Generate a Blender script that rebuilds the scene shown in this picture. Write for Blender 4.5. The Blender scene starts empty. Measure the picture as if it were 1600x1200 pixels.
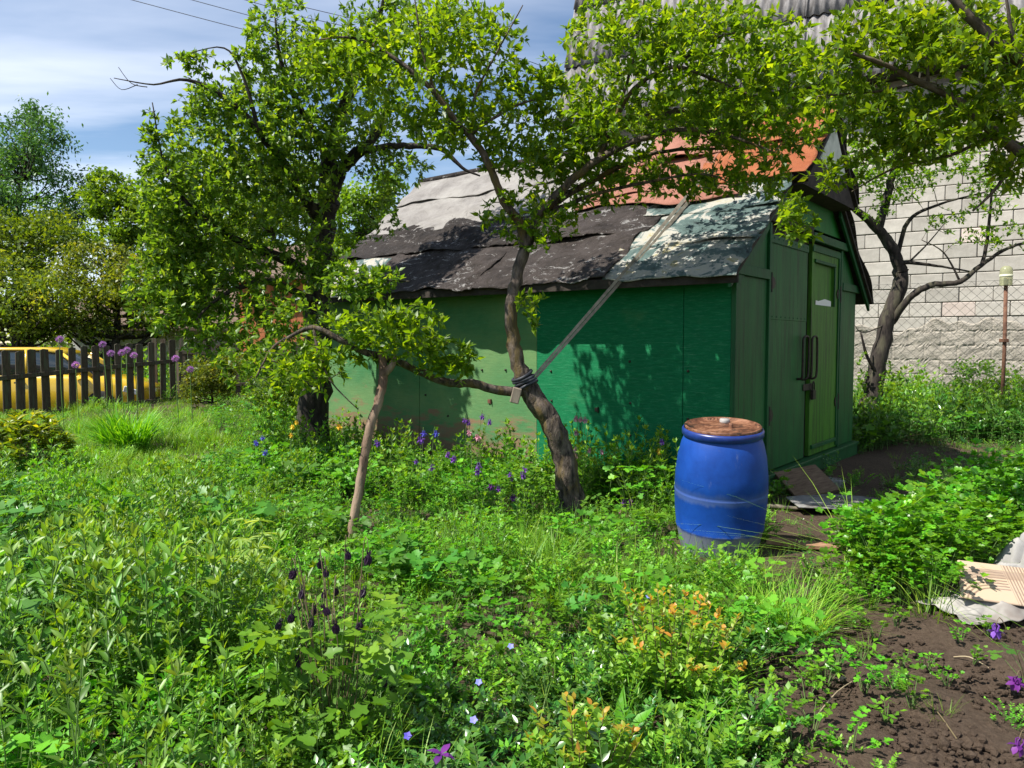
import bpy, math, random
import numpy as np
from mathutils import Vector, Matrix

R = math.radians
rng = np.random.default_rng(7)
random.seed(7)
scene = bpy.context.scene
COL = scene.collection

# ------------------------------------------------------------------ camera, sky, sun, exposure
CAM_H, PITCH, FPX = 1.4, R(3.1), 1200.0
cam_d = bpy.data.cameras.new('camera'); cam = bpy.data.objects.new('camera', cam_d); COL.objects.link(cam)
cam.location = (0, 0, CAM_H); cam.rotation_euler = (R(90) - PITCH, 0, 0)
cam_d.sensor_width = 36; cam_d.lens = 36 * FPX / 1600; cam_d.clip_start = 0.05; cam_d.clip_end = 3000
scene.camera = cam

SUN_EL, SUN_AZ = R(54), R(-112)           # azimuth measured from +Y towards +X: the sun stands to the left
world = bpy.data.worlds.new('World'); scene.world = world; world.use_nodes = True
wn, wl = world.node_tree.nodes, world.node_tree.links
wn.clear()
w_out = wn.new('ShaderNodeOutputWorld'); w_bg = wn.new('ShaderNodeBackground')
sky = wn.new('ShaderNodeTexSky'); sky.sky_type = 'NISHITA'; sky.sun_disc = False
sky.sun_elevation = SUN_EL; sky.sun_rotation = SUN_AZ % (2 * math.pi)
sky.air_density = 1.0; sky.dust_density = 0.0; sky.ozone_density = 3.0
w_bg.inputs['Strength'].default_value = 0.078
tc = wn.new('ShaderNodeTexCoord'); sep = wn.new('ShaderNodeSeparateXYZ')
wl.new(tc.outputs['Generated'], sep.inputs[0])
def wmath(op, a, b):
    n = wn.new('ShaderNodeMath'); n.operation = op
    for i, s in enumerate((a, b)):
        if hasattr(s, 'is_output'): wl.new(s, n.inputs[i])
        else: n.inputs[i].default_value = s
    return n.outputs[0]
zc = wmath('MAXIMUM', wmath('ADD', sep.outputs[2], 0.12), 0.03)
comb = wn.new('ShaderNodeCombineXYZ')
wl.new(wmath('DIVIDE', sep.outputs[0], zc), comb.inputs[0]); wl.new(wmath('DIVIDE', sep.outputs[1], zc), comb.inputs[1])
cmap = wn.new('ShaderNodeMapping'); cmap.inputs['Rotation'].default_value = (0, 0, R(24))
cmap.inputs['Location'].default_value = (0.9, 0.35, 0); cmap.inputs['Scale'].default_value = (0.35, 0.95, 1)
wl.new(comb.outputs[0], cmap.inputs[0])
cn = wn.new('ShaderNodeTexNoise'); cn.inputs['Scale'].default_value = 1.0; cn.inputs['Detail'].default_value = 7
cn.inputs['Roughness'].default_value = 0.52; cn.inputs['Distortion'].default_value = 0.35
wl.new(cmap.outputs[0], cn.inputs['Vector'])
cr = wn.new('ShaderNodeValToRGB'); cr.color_ramp.elements[0].position = 0.45; cr.color_ramp.elements[1].position = 0.65
cr.color_ramp.elements[1].color = (0.88, 0.88, 0.88, 1)
wl.new(cn.outputs['Fac'], cr.inputs[0])
cmix = wn.new('ShaderNodeMixRGB'); cmix.inputs[2].default_value = (7.6, 8.1, 9.2, 1)
wl.new(cr.outputs[0], cmix.inputs[0]); wl.new(sky.outputs[0], cmix.inputs[1])
wl.new(cmix.outputs[0], w_bg.inputs['Color']); wl.new(w_bg.outputs[0], w_out.inputs['Surface'])

sun_d = bpy.data.lights.new('sun', 'SUN'); sun = bpy.data.objects.new('sun', sun_d); COL.objects.link(sun)
sun_d.energy = 5.0; sun_d.angle = R(0.55); sun_d.color = (1.0, 0.955, 0.88)
sdir = Vector((math.sin(SUN_AZ) * math.cos(SUN_EL), math.cos(SUN_AZ) * math.cos(SUN_EL), math.sin(SUN_EL)))
sun.rotation_euler = (-sdir).to_track_quat('-Z', 'Y').to_euler(); sun.location = sdir * 30

scene.view_settings.view_transform = 'Standard'; scene.view_settings.look = 'None'
scene.view_settings.exposure = 0.95; scene.view_settings.gamma = 1.0; scene.view_settings.use_curve_mapping = False
scene.render.engine = 'CYCLES'
scene.cycles.use_denoising = True
scene.cycles.max_bounces = 7; scene.cycles.diffuse_bounces = 3; scene.cycles.glossy_bounces = 2
scene.cycles.transmission_bounces = 4; scene.cycles.transparent_max_bounces = 6
scene.cycles.caustics_reflective = False; scene.cycles.caustics_refractive = False

# ------------------------------------------------------------------ photo pixel -> place
FW = np.array((0, math.cos(PITCH), -math.sin(PITCH))); UPV = np.array((0, math.sin(PITCH), math.cos(PITCH)))
CAMP = np.array((0, 0, CAM_H))
def ray(u, v):
    u = np.asarray(u, float); v = np.asarray(v, float)
    return FW + ((u - 800) / FPX)[..., None] * np.array((1., 0, 0)) + ((600 - v) / FPX)[..., None] * UPV
def P(u, v, depth):
    d = ray(u, v)
    return CAMP + d * (np.asarray(depth, float) / d[..., 1])[..., None]
def sst(t):
    t = np.clip(t, 0, 1); return t * t * (3 - 2 * t)
def terr(x, y):
    x = np.asarray(x, float); y = np.asarray(y, float)
    near = 1 - sst((np.hypot(x, y) - 40) / 30)
    h = .028 * np.sin(1.3 * x + .7) * np.cos(1.1 * y) + .018 * np.sin(2.9 * x + 1.7 * y) + .012 * np.sin(5.1 * x - 4.3 * y)
    behind = (x + 9) * -.914 + (y - 12.6) * .407      # the lane beyond the picket fence lies lower
    return h * near + .14 * sst((y - 9) / 6) * sst(-x / 3) - .34 * sst((behind - .25) / 1.2) * sst((60 - y) / 20)
def G(u, v, dz=0.0):
    d = ray(u, v); z = 0.0
    for _ in range(6):
        t = (z - CAM_H) / d[2]; p = CAMP + d * t; z = float(terr(p[0], p[1]))
    p = p.copy(); p[2] = z + dz
    return p
def px(p):
    p = np.asarray(p, float) - CAMP
    f = p @ FW; return 800 + FPX * p[..., 0] / f, 600 - FPX * (p @ UPV) / f

# ------------------------------------------------------------------ materials
MATS = {}
def nmat(name):
    m = bpy.data.materials.new(name); m.use_nodes = True; n = m.node_tree.nodes; n.clear()
    o = n.new('ShaderNodeOutputMaterial'); b = n.new('ShaderNodeBsdfPrincipled'); m.node_tree.links.new(b.outputs[0], o.inputs[0])
    MATS[name] = m
    return m, n, m.node_tree.links, b, o
def coords(n, l, coord='Object', scale=(1, 1, 1), rot=(0, 0, 0), loc=(0, 0, 0)):
    t = n.new('ShaderNodeTexCoord'); mp = n.new('ShaderNodeMapping')
    mp.inputs['Scale'].default_value = scale; mp.inputs['Rotation'].default_value = rot; mp.inputs['Location'].default_value = loc
    l.new(t.outputs[coord], mp.inputs[0]); return mp.outputs[0]
def noise_(n, l, vec, scale, detail=5, rough=.6, dist=0):
    x = n.new('ShaderNodeTexNoise'); x.inputs['Scale'].default_value = scale; x.inputs['Detail'].default_value = detail
    x.inputs['Roughness'].default_value = rough; x.inputs['Distortion'].default_value = dist
    if vec is not None: l.new(vec, x.inputs['Vector'])
    return x.outputs['Fac']
def ramp(n, l, fac, stops):
    r = n.new('ShaderNodeValToRGB'); e = r.color_ramp.elements
    while len(e) < len(stops): e.new(.5)
    for i, (p, c) in enumerate(stops):
        e[i].position = p; c = (c, c, c) if isinstance(c, (int, float)) else c; e[i].color = (*c[:3], 1)
    l.new(fac, r.inputs[0]); return r.outputs[0]
def mixc(n, l, fac, a, b, mode='MIX'):
    x = n.new('ShaderNodeMixRGB'); x.blend_type = mode
    for i, s in enumerate((fac, a, b)):
        if hasattr(s, 'is_output'): l.new(s, x.inputs[i])
        elif i == 0: x.inputs[0].default_value = s
        else: x.inputs[i].default_value = (*s[:3], 1)
    return x.outputs[0]
def mth(n, l, op, a, b=0.0):
    x = n.new('ShaderNodeMath'); x.operation = op
    for i, s in enumerate((a, b)):
        if hasattr(s, 'is_output'): l.new(s, x.inputs[i])
        else: x.inputs[i].default_value = s
    return x.outputs[0]
def bump(n, l, b, h, strength=.4, dist=.02):
    x = n.new('ShaderNodeBump'); x.inputs['Strength'].default_value = strength; x.inputs['Distance'].default_value = dist
    l.new(h, x.inputs['Height']); l.new(x.outputs[0], b.inputs['Normal'])
def pm(name, c1, c2, scale=8, rough=.8, bmp=.3, dist=.01, stretch=(1, 1, 1), c3=None, spec=.3, detail=6, metal=0, pos=(.35, .65)):
    m, n, l, b, o = nmat(name)
    v = coords(n, l, scale=stretch); f = noise_(n, l, v, scale, detail, .65)
    c = ramp(n, l, f, [(pos[0], c1), (pos[1], c2)])
    if c3:
        f2 = noise_(n, l, coords(n, l, scale=stretch, loc=(7, 3, 1)), scale * .35, 4, .6)
        c = mixc(n, l, ramp(n, l, f2, [(.5, 0), (.62, 1)]), c, c3)
    oi = n.new('ShaderNodeObjectInfo')
    hv = n.new('ShaderNodeHueSaturation'); l.new(c, hv.inputs['Color'])
    l.new(mth(n, l, 'ADD', mth(n, l, 'MULTIPLY', oi.outputs['Random'], .3), .85), hv.inputs['Value'])
    l.new(hv.outputs[0], b.inputs['Base Color'])
    b.inputs['Roughness'].default_value = rough; b.inputs['Specular IOR Level'].default_value = spec; b.inputs['Metallic'].default_value = metal
    f3 = noise_(n, l, coords(n, l, scale=stretch, loc=(2, 9, 4)), scale * 4, 6, .7)
    bump(n, l, b, mth(n, l, 'ADD', f, mth(n, l, 'MULTIPLY', f3, .5)), bmp, dist)
    return m
def leafm(name, dark, mid, light, trans=.46, rough=.45, spec=.42, var=.5, tc_=(1.75, 1.55, .42)):
    m, n, l, b, o = nmat(name)
    a = n.new('ShaderNodeAttribute'); a.attribute_name = 'tint'
    c = ramp(n, l, a.outputs['Fac'], [(0.0, dark), (.55, mid), (1.0, light)])
    oi = n.new('ShaderNodeObjectInfo'); hv = n.new('ShaderNodeHueSaturation'); l.new(c, hv.inputs['Color'])
    l.new(mth(n, l, 'ADD', mth(n, l, 'MULTIPLY', oi.outputs['Random'], var), 1 - var / 2), hv.inputs['Value'])
    l.new(mth(n, l, 'ADD', mth(n, l, 'MULTIPLY', oi.outputs['Random'], .03), .485), hv.inputs['Hue'])
    l.new(hv.outputs[0], b.inputs['Base Color']); b.inputs['Roughness'].default_value = rough
    b.inputs['Specular IOR Level'].default_value = spec
    t = n.new('ShaderNodeBsdfTranslucent'); l.new(mixc(n, l, 1, hv.outputs[0], tc_, 'MULTIPLY'), t.inputs[0])
    mx = n.new('ShaderNodeMixShader'); mx.inputs[0].default_value = trans
    l.new(b.outputs[0], mx.inputs[1]); l.new(t.outputs[0], mx.inputs[2]); l.new(mx.outputs[0], o.inputs[0])
    return m
def plain(name, c, rough=.6, metal=0, spec=.4, alpha=None):
    m, n, l, b, o = nmat(name); b.inputs['Base Color'].default_value = (*c, 1); b.inputs['Roughness'].default_value = rough
    b.inputs['Metallic'].default_value = metal; b.inputs['Specular IOR Level'].default_value = spec
    return m

L_PLUM = leafm('leaf_plum', (0.060, 0.159, 0.011), (0.141, 0.287, 0.016), (0.309, 0.439, 0.027), .56, .42, .42, .5, (2.0, 1.75, .4))
L_APPLE = leafm('leaf_apple', (0.054, 0.128, 0.013), (0.114, 0.226, 0.023), (0.255, 0.354, 0.045), .54, .38, .42, .5, (2.0, 1.75, .5))
L_WILLOW = leafm('leaf_willow', (.035, .09, .025), (.06, .145, .035), (.12, .22, .05), .35)
L_MAPLE = leafm('leaf_maple', (0.067, 0.146, 0.011), (0.134, 0.244, 0.018), (0.268, 0.366, 0.027), 0.48)
L_ORCH = leafm('leaf_orchard', (0.074, 0.134, 0.013), (0.154, 0.220, 0.023), (0.322, 0.329, 0.045), 0.48)
L_HERB = leafm('leaf_herb', (0.054, 0.165, 0.011), (0.121, 0.287, 0.016), (0.282, 0.439, 0.027), 0.38)
L_COVER = leafm('leaf_cover', (0.054, 0.183, 0.013), (0.114, 0.311, 0.018), (0.255, 0.476, 0.032), 0.38)
L_GRASS = leafm('leaf_grass', (0.067, 0.183, 0.009), (0.148, 0.329, 0.016), (0.349, 0.488, 0.054), 0.38, .5)
L_PARS = leafm('leaf_parsley', (0.054, 0.183, 0.011), (0.121, 0.329, 0.016), (0.268, 0.500, 0.027), 0.38, .35)
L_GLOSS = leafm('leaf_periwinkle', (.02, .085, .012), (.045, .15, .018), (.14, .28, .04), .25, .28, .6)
L_COLUMB = leafm('leaf_columbine', (0.040, 0.146, 0.018), (0.081, 0.232, 0.027), (0.161, 0.329, 0.036), 0.42, .45)
L_BLUSH = leafm('leaf_blush', (0.101, 0.232, 0.016), (0.228, 0.366, 0.032), (0.550, 0.207, 0.036), 0.46, .4)
L_PALE = leafm('leaf_pale', (0.121, 0.244, 0.032), (0.255, 0.378, 0.072), (0.456, 0.537, 0.135), 0.38, .4)
L_YEL = leafm('leaf_peony', (0.054, 0.146, 0.009), (0.148, 0.244, 0.013), (0.443, 0.439, 0.027), 0.46, .35)
STEM = plain('stem_green', (.10, .18, .04), .6)
STEMB = plain('stem_brown', (.13, .10, .05), .7)
BARK = pm('bark_plum', (.022, .016, .012), (.20, .155, .12), 26, .85, 1.0, .02, (1, 1, .35), (.12, .085, .03), pos=(.38, .7))
BARKD = pm('bark_old', (.012, .0095, .008), (.05, .04, .032), 26, .9, .9, .012, (1, 1, .25), (.06, .055, .035))  # near-black, so the shade on the leaning trunk is in the colour
BARKG = pm('bark_twig', (.06, .045, .03), (.13, .105, .08), 30, .85, .4, .004)

# ------------------------------------------------------------------ mesh helpers
class Geo:
    def __init__(s): s.v, s.f, s.m, s.t, s.n = [], [], [], [], 0
    def add(s, v, f, mat=0, tint=.5):
        v = np.asarray(v, float).reshape(-1, 3); f = np.asarray(f, int).reshape(-1, 3)
        if not len(v): return s
        s.v.append(v); s.f.append(f + s.n); s.m.append(np.full(len(f), mat))
        t = np.asarray(tint, float); s.t.append(np.full(len(v), float(t)) if t.ndim == 0 else t); s.n += len(v); return s
    def mesh(s, name, mats, origin=(0, 0, 0), smooth=True):
        me = bpy.data.meshes.new(name)
        v = np.concatenate(s.v) - np.asarray(origin, float); f = np.concatenate(s.f)
        me.vertices.add(len(v)); me.vertices.foreach_set('co', v.astype(np.float32).ravel())
        me.loops.add(f.size); me.loops.foreach_set('vertex_index', f.astype(np.int32).ravel())
        me.polygons.add(len(f)); me.polygons.foreach_set('loop_start', np.arange(0, f.size, 3, dtype=np.int32))
        me.polygons.foreach_set('material_index', np.concatenate(s.m).astype(np.int32))
        me.polygons.foreach_set('use_smooth', np.full(len(f), smooth))
        a = me.attributes.new('tint', 'FLOAT', 'POINT'); a.data.foreach_set('value', np.concatenate(s.t).astype(np.float32))
        for m in mats: me.materials.append(m)
        me.update(calc_edges=True); return me
    def obj(s, name, mats, parent=None, origin=(0, 0, 0), smooth=True):
        return link(bpy.data.objects.new(name, s.mesh(name, mats if isinstance(mats, (list, tuple)) else [mats], origin, smooth)), parent)
def link(o, parent=None):
    COL.objects.link(o); o.parent = parent; return o
def tag(o, label=None, cat=None, group=None, kind=None):
    if label: o['label'] = label
    if cat: o['category'] = cat
    if group: o['group'] = group
    if kind: o['kind'] = kind
    return o
def thing(name, label, cat, loc, rotz=0, group=None):
    o = bpy.data.objects.new(name, None); COL.objects.link(o); o.empty_display_size = .1
    o.location = loc; o.rotation_euler = (0, 0, rotz); return tag(o, label, cat, group)
def dup(o, parent=None, name=None):
    c = o.copy(); COL.objects.link(c); c.parent = parent
    if name: c.name = name
    return c

class MB:      # polygon builder for hard-edged things
    def __init__(s): s.v, s.f = [], []
    def quad(s, a, b, c, d): s.poly([a, b, c, d])
    def poly(s, pts):
        i = len(s.v); s.v += [tuple(p) for p in pts]; s.f.append(tuple(range(i, i + len(pts))))
    def box(s, x0, x1, y0, y1, z0, z1, M=None):
        i = len(s.v); c = [(x, y, z) for x in (x0, x1) for y in (y0, y1) for z in (z0, z1)]
        if M is not None: c = [tuple(M @ Vector(p)) for p in c]
        s.v += c; s.f += [tuple(i + k for k in q) for q in ((0, 1, 3, 2), (4, 6, 7, 5), (0, 4, 5, 1), (2, 3, 7, 6), (0, 2, 6, 4), (1, 5, 7, 3))]
        return s
    def prism(s, poly2, f3):   # poly2 list of 2d points; f3(p, side) -> 3d, side 0/1
        n = len(poly2); i = len(s.v)
        s.v += [tuple(f3(p, 0)) for p in poly2] + [tuple(f3(p, 1)) for p in poly2]
        s.f.append(tuple(range(i + n - 1, i - 1, -1))); s.f.append(tuple(range(i + n, i + 2 * n)))
        for k in range(n): s.f.append((i + k, i + (k + 1) % n, i + n + (k + 1) % n, i + n + k))
        return s
    def tube(s, pts, radii, sides=8, cap=True):
        v, f = tube_arr(np.asarray(pts, float), np.asarray(radii, float) if not np.isscalar(radii) else np.full(len(pts), radii), sides, cap)
        i = len(s.v); s.v += [tuple(p) for p in v]; s.f += [tuple(int(q) + i for q in t) for t in f]; return s
    def lathe(s, prof, seg=40, c=(0, 0, 0)):
        i = len(s.v)
        for r, z in prof:
            for k in range(seg):
                a = 2 * math.pi * k / seg; s.v.append((c[0] + r * math.cos(a), c[1] + r * math.sin(a), c[2] + z))
        for j in range(len(prof) - 1):
            for k in range(seg):
                a, b = i + j * seg + k, i + j * seg + (k + 1) % seg; s.f.append((a, b, b + seg, a + seg))
        return s
    def mesh(s, name, m, smooth=False, origin=(0, 0, 0)):
        me = bpy.data.meshes.new(name); me.from_pydata([tuple(np.asarray(p) - np.asarray(origin)) for p in s.v], [], s.f)
        for x in (m if isinstance(m, (list, tuple)) else [m]): me.materials.append(x)
        if smooth: me.polygons.foreach_set('use_smooth', [True] * len(me.polygons))
        me.update(); return me
    def build(s, name, m, parent=None, smooth=False, bevel=0, origin=(0, 0, 0)):
        import bmesh
        me = s.mesh(name, m, smooth, origin)
        bm = bmesh.new(); bm.from_mesh(me); bmesh.ops.recalc_face_normals(bm, faces=bm.faces)
        if bevel:
            bmesh.ops.remove_doubles(bm, verts=bm.verts, dist=1e-5)
            bmesh.ops.bevel(bm, geom=[e for e in bm.edges if len(e.link_faces) == 2 and e.calc_face_angle(0) > .5], offset=bevel, segments=1, affect='EDGES')
        bm.to_mesh(me); bm.free()
        return link(bpy.data.objects.new(name, me), parent)

def nrm(a):
    a = np.asarray(a, float); return a / np.maximum(np.linalg.norm(a, axis=-1, keepdims=True), 1e-9)
def tube_arr(p, r, sides=6, cap=False, lump=0.0, seed=0):
    k = len(p); t = np.gradient(p, axis=0); t = nrm(t)
    ref = np.array((0, 0, 1.)) if abs(t[0][2]) < .9 else np.array((1., 0, 0))
    u = nrm(np.cross(t[0], ref)); us = []
    for i in range(k):
        u = nrm(u - t[i] * (u @ t[i])); us.append(u)
    us = np.array(us); ws = np.cross(t, us)
    a = np.arange(sides) * 2 * math.pi / sides
    rr = np.repeat(r[:, None], sides, 1)
    if lump:
        g = np.random.default_rng(seed); rr = rr * (1 + lump * g.uniform(-1, 1, rr.shape))
    v = p[:, None, :] + rr[..., None] * (np.cos(a)[None, :, None] * us[:, None, :] + np.sin(a)[None, :, None] * ws[:, None, :])
    i = np.arange(k - 1)[:, None] * sides + np.arange(sides)[None]; j = np.arange(k - 1)[:, None] * sides + (np.arange(sides)[None] + 1) % sides
    f = np.concatenate([np.stack([i, j, j + sides], -1).reshape(-1, 3), np.stack([i, j + sides, i + sides], -1).reshape(-1, 3)])
    v = v.reshape(-1, 3)
    if cap:
        v = np.concatenate([v, p[:1], p[-1:]]); n0 = k * sides; b = (k - 1) * sides
        c1 = [(q, n0, (q + 1) % sides) for q in range(sides)]; c2 = [(b + q, b + (q + 1) % sides, n0 + 1) for q in range(sides)]
        f = np.concatenate([f, c1, c2])
    return v, f
def multi_tube(A, B, C, ra, rb, sides=4):   # many 3-point twigs at once
    n = len(A); p = np.stack([A, B, C], 1); t = np.stack([B - A, C - A, C - B], 1); t = nrm(t)
    u = nrm(np.cross(t, np.array((.31, .17, .93)))); w = np.cross(t, u)
    r = np.stack([ra, (ra + rb) / 2, rb], 1); a = np.arange(sides) * 2 * math.pi / sides
    v = p[:, :, None] + r[:, :, None, None] * (np.cos(a)[:, None] * u[:, :, None] + np.sin(a)[:, None] * w[:, :, None])
    base = np.arange(n)[:, None, None] * 3 * sides + np.arange(2)[None, :, None] * sides
    i = base + np.arange(sides); j = base + (np.arange(sides) + 1) % sides
    f = np.concatenate([np.stack([i, j, j + sides], -1).reshape(-1, 3), np.stack([i, j + sides, i + sides], -1).reshape(-1, 3)])
    return v.reshape(-1, 3), f
def smooth_line(pts, sub=5):
    q = np.asarray(pts, float); k = len(q); out = []
    for i in range(k - 1):
        p0, p1, p2, p3 = q[max(i - 1, 0)], q[i], q[i + 1], q[min(i + 2, k - 1)]
        for s in range(sub):
            t = s / sub; out.append(.5 * (2 * p1 + (p2 - p0) * t + (2 * p0 - 5 * p1 + 4 * p2 - p3) * t * t + (3 * p1 - p0 - 3 * p2 + p3) * t ** 3))
    out.append(q[-1]); return np.array(out)

# leaf templates: x along, y across (total width 1), z up; unit length
T5 = (np.array([(0, 0, 0), (.42, .5, .05), (.5, 0, 0), (.42, -.5, .05), (1, 0, -.06)]), np.array([(0, 2, 1), (0, 3, 2), (1, 2, 4), (2, 3, 4)]))
T8 = (np.array([(0, 0, 0), (.28, .42, .06), (.3, 0, 0), (.28, -.42, .06), (.62, .42, .05), (.66, 0, -.01), (.62, -.42, .05), (1, 0, -.1)]),
      np.array([(0, 2, 1), (0, 3, 2), (1, 2, 5), (1, 5, 4), (2, 3, 6), (2, 6, 5), (4, 5, 7), (5, 6, 7)]))
_lob = [(0, 0, 0), (.2, .18, 0), (.3, .46, .05), (.52, .5, .03), (.55, .26, 0), (.85, .3, .02), (1, .1, -.05), (1, -.1, -.05), (.85, -.3, .02), (.55, -.26, 0), (.52, -.5, .03), (.3, -.46, .05), (.2, -.18, 0)]
TL = (np.array([(.5, 0, -.04)] + _lob), np.array([(0, i, i + 1) for i in range(1, 13)] + [(0, 13, 1)]))
def blade_t(k=4, bend=.5):
    xs = np.linspace(0, 1, k + 1); v = []
    for x in xs[:-1]: v += [(x, .5 * (1 - x * .7), 0), (x, -.5 * (1 - x * .7), 0)]
    v.append((1, 0, 0)); v = np.array(v); v[:, 2] = -bend * v[:, 0] ** 2
    f = []
    for i in range(k - 1): f += [(2 * i, 2 * i + 1, 2 * i + 3), (2 * i, 2 * i + 3, 2 * i + 2)]
    f.append((2 * k - 2, 2 * k - 1, 2 * k)); return v, np.array(f)
def leaves(tpl, base, d, n, ln, wd):
    tv, tf = tpl; base = np.asarray(base, float).reshape(-1, 3); N = len(base); d = nrm(np.asarray(d, float).reshape(-1, 3)); n = np.asarray(n, float).reshape(-1, 3)
    s = nrm(np.cross(n, d)); nn = np.cross(d, s); ln = np.broadcast_to(np.asarray(ln, float), (N,)); wd = np.broadcast_to(np.asarray(wd, float), (N,))
    v = base[:, None] + (ln[:, None] * tv[None, :, 0])[..., None] * d[:, None] + (wd[:, None] * tv[None, :, 1])[..., None] * s[:, None] + (ln[:, None] * tv[None, :, 2])[..., None] * nn[:, None]
    f = np.arange(N)[:, None, None] * len(tv) + tf[None]
    return v.reshape(-1, 3), f.reshape(-1, 3)
def rv(k, g=None):
    return nrm((g or rng).normal(size=(k, 3)))

# ------------------------------------------------------------------ ground
m, n, l, b, o = nmat('soil')
v = coords(n, l); f = noise_(n, l, v, 3.0, 8, .7); f2 = noise_(n, l, v, 38, 6, .75)
c = ramp(n, l, f, [(.3, (.036, .024, .016)), (.7, (.085, .058, .040))])
c = mixc(n, l, ramp(n, l, f2, [(.35, 0), (.75, .8)]), c, (.13, .095, .068))
l.new(c, b.inputs['Base Color']); b.inputs['Roughness'].default_value = .95; b.inputs['Specular IOR Level'].default_value = .15
bump(n, l, b, mth(n, l, 'ADD', f2, f), .9, .03)
xs = np.unique(np.concatenate([np.linspace(-14, 14, 220), -np.geomspace(14, 900, 26), np.geomspace(14, 900, 26)]))
ys = np.unique(np.concatenate([np.linspace(-2, 22, 190), np.geomspace(22, 1500, 26), -np.geomspace(2, 60, 8)]))
gx, gy = np.meshgrid(xs, ys); gz = terr(gx, gy)
# fine crumbs only where the bare soil shows
gu, gv = px(np.stack([gx, np.maximum(gy, .4), np.zeros_like(gx)], -1))
crumb = ((gu > 1150) & (gv > 940) & (gy > .4) & (gy < 6))
gz = gz + crumb * (rng.uniform(-.012, .018, gz.shape) + .02 * np.sin(gx * 9 + gy * 4))
nx, ny = len(xs), len(ys)
ii = (np.arange(ny - 1)[:, None] * nx + np.arange(nx - 1)[None]).ravel()
ge = Geo(); ge.add(np.stack([gx, gy, gz], -1).reshape(-1, 3), np.concatenate([np.stack([ii, ii + 1, ii + nx + 1], 1), np.stack([ii, ii + nx + 1, ii + nx], 1)]))
tag(ge.obj('ground', MATS['soil']), kind='structure')
# ------------------------------------------------------------------ surface materials of the shed and the buildings
def wall_green(name, wear, red=0.0, base=(.008, .15, .054)):
    m, n, l, b, o = nmat(name)
    g1 = noise_(n, l, coords(n, l, scale=(1, 1, 9)), 5, 8, .7); g2 = noise_(n, l, coords(n, l, scale=(1.2, 1, 7)), 9, 8, .78)
    c = ramp(n, l, g1, [(.25, tuple(x * .72 for x in base)), (.6, base), (.85, (.022, .21, .09))])
    g4 = noise_(n, l, coords(n, l, scale=(.5, 1, 9), loc=(2, 5, 1)), 8, 9, .8)
    c = mixc(n, l, ramp(n, l, g2, [(.50, 0), (.66, .38)]), c, (.06, .26, .13))
    c = mixc(n, l, ramp(n, l, g4, [(.56, 0), (.66, .32)]), c, (.16, .36, .22))
    c = mixc(n, l, ramp(n, l, g4, [(.34, .6), (.44, 0)]), c, tuple(x * .45 for x in base))
    big = noise_(n, l, coords(n, l, scale=(1, 1, 1.6), loc=(3, 1, 5)), 1.1, 6, .65)
    c = mixc(n, l, ramp(n, l, big, [(.75 - .5 * wear, 0), (1.0 - .4 * wear, .25 + .6 * wear)]), c, (.13, .22, .085))
    if red:
        t = n.new('ShaderNodeTexCoord'); s = n.new('ShaderNodeSeparateXYZ'); l.new(t.outputs['Object'], s.inputs[0])
        rn = noise_(n, l, coords(n, l, scale=(1, 1, 3), loc=(1, 8, 2)), 2.6, 7, .7)
        lowf = ramp(n, l, mth(n, l, 'MULTIPLY', s.outputs[2], .5), [(.12, 1), (.52, 0)])
        q = mth(n, l, 'ADD', rn, mth(n, l, 'MULTIPLY', mth(n, l, 'SUBTRACT', lowf, .5), .35))
        c = mixc(n, l, ramp(n, l, q, [(.52, 0), (.66, red)]), c, (.21, .12, .075))
        c = mixc(n, l, ramp(n, l, q, [(.66, 0), (.74, red * .8)]), c, (.16, .15, .09))
    l.new(c, b.inputs['Base Color']); b.inputs['Roughness'].default_value = .75; b.inputs['Specular IOR Level'].default_value = .12
    bump(n, l, b, mth(n, l, 'ADD', g2, g1), .5, .006); return m
W_NEW = wall_green('green_plywood', .22, .0, (.006, .14, .052)); W_MID = wall_green('green_plywood_worn', .62, .55, (.02, .16, .055)); W_OLD = wall_green('green_plywood_faded', 1.0, .95, (.035, .16, .06))
def metal_green(name, a, bb, grime):
    m, n, l, b, o = nmat(name)
    f = noise_(n, l, coords(n, l, scale=(1, 1, .5)), 2.2, 7, .65); st = noise_(n, l, coords(n, l, scale=(8, 8, .5), loc=(4, 4, 4)), 2.0, 6, .7)
    c = ramp(n, l, f, [(.3, a), (.7, bb)])
    c = mixc(n, l, ramp(n, l, st, [(.48, 0), (.66, grime)]), c, (.012, .022, .008))
    sp = noise_(n, l, coords(n, l, loc=(9, 2, 2)), 40, 5, .8); c = mixc(n, l, ramp(n, l, sp, [(.6, 0), (.72, .6)]), c, (.02, .045, .02))
    l.new(c, b.inputs['Base Color']); b.inputs['Roughness'].default_value = .55; b.inputs['Specular IOR Level'].default_value = .22
    bump(n, l, b, mth(n, l, 'ADD', f, mth(n, l, 'MULTIPLY', sp, .12)), .35, .03); return m
G_DOOR = metal_green('green_sheet_metal', (.008, .070, .016), (.018, .125, .028), .8)  # door and panel green darkened so the gable's shade is in the paint
G_DOOR2 = metal_green('green_door_yellowed', (.03, .12, .010), (.065, .20, .014), .8)
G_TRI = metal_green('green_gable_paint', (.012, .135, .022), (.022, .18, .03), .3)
G_TRIM = metal_green('green_trim', (.006, .06, .018), (.014, .10, .028), .5)
DARKW = pm('dark_wood', (.02, .016, .013), (.05, .04, .032), 9, .9, .5, .01, (1, 1, 1))
REDW = pm('red_brown_beam', (.10, .035, .022), (.17, .08, .05), 8, .85, .4, .01, (1, 4, 4))
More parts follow.
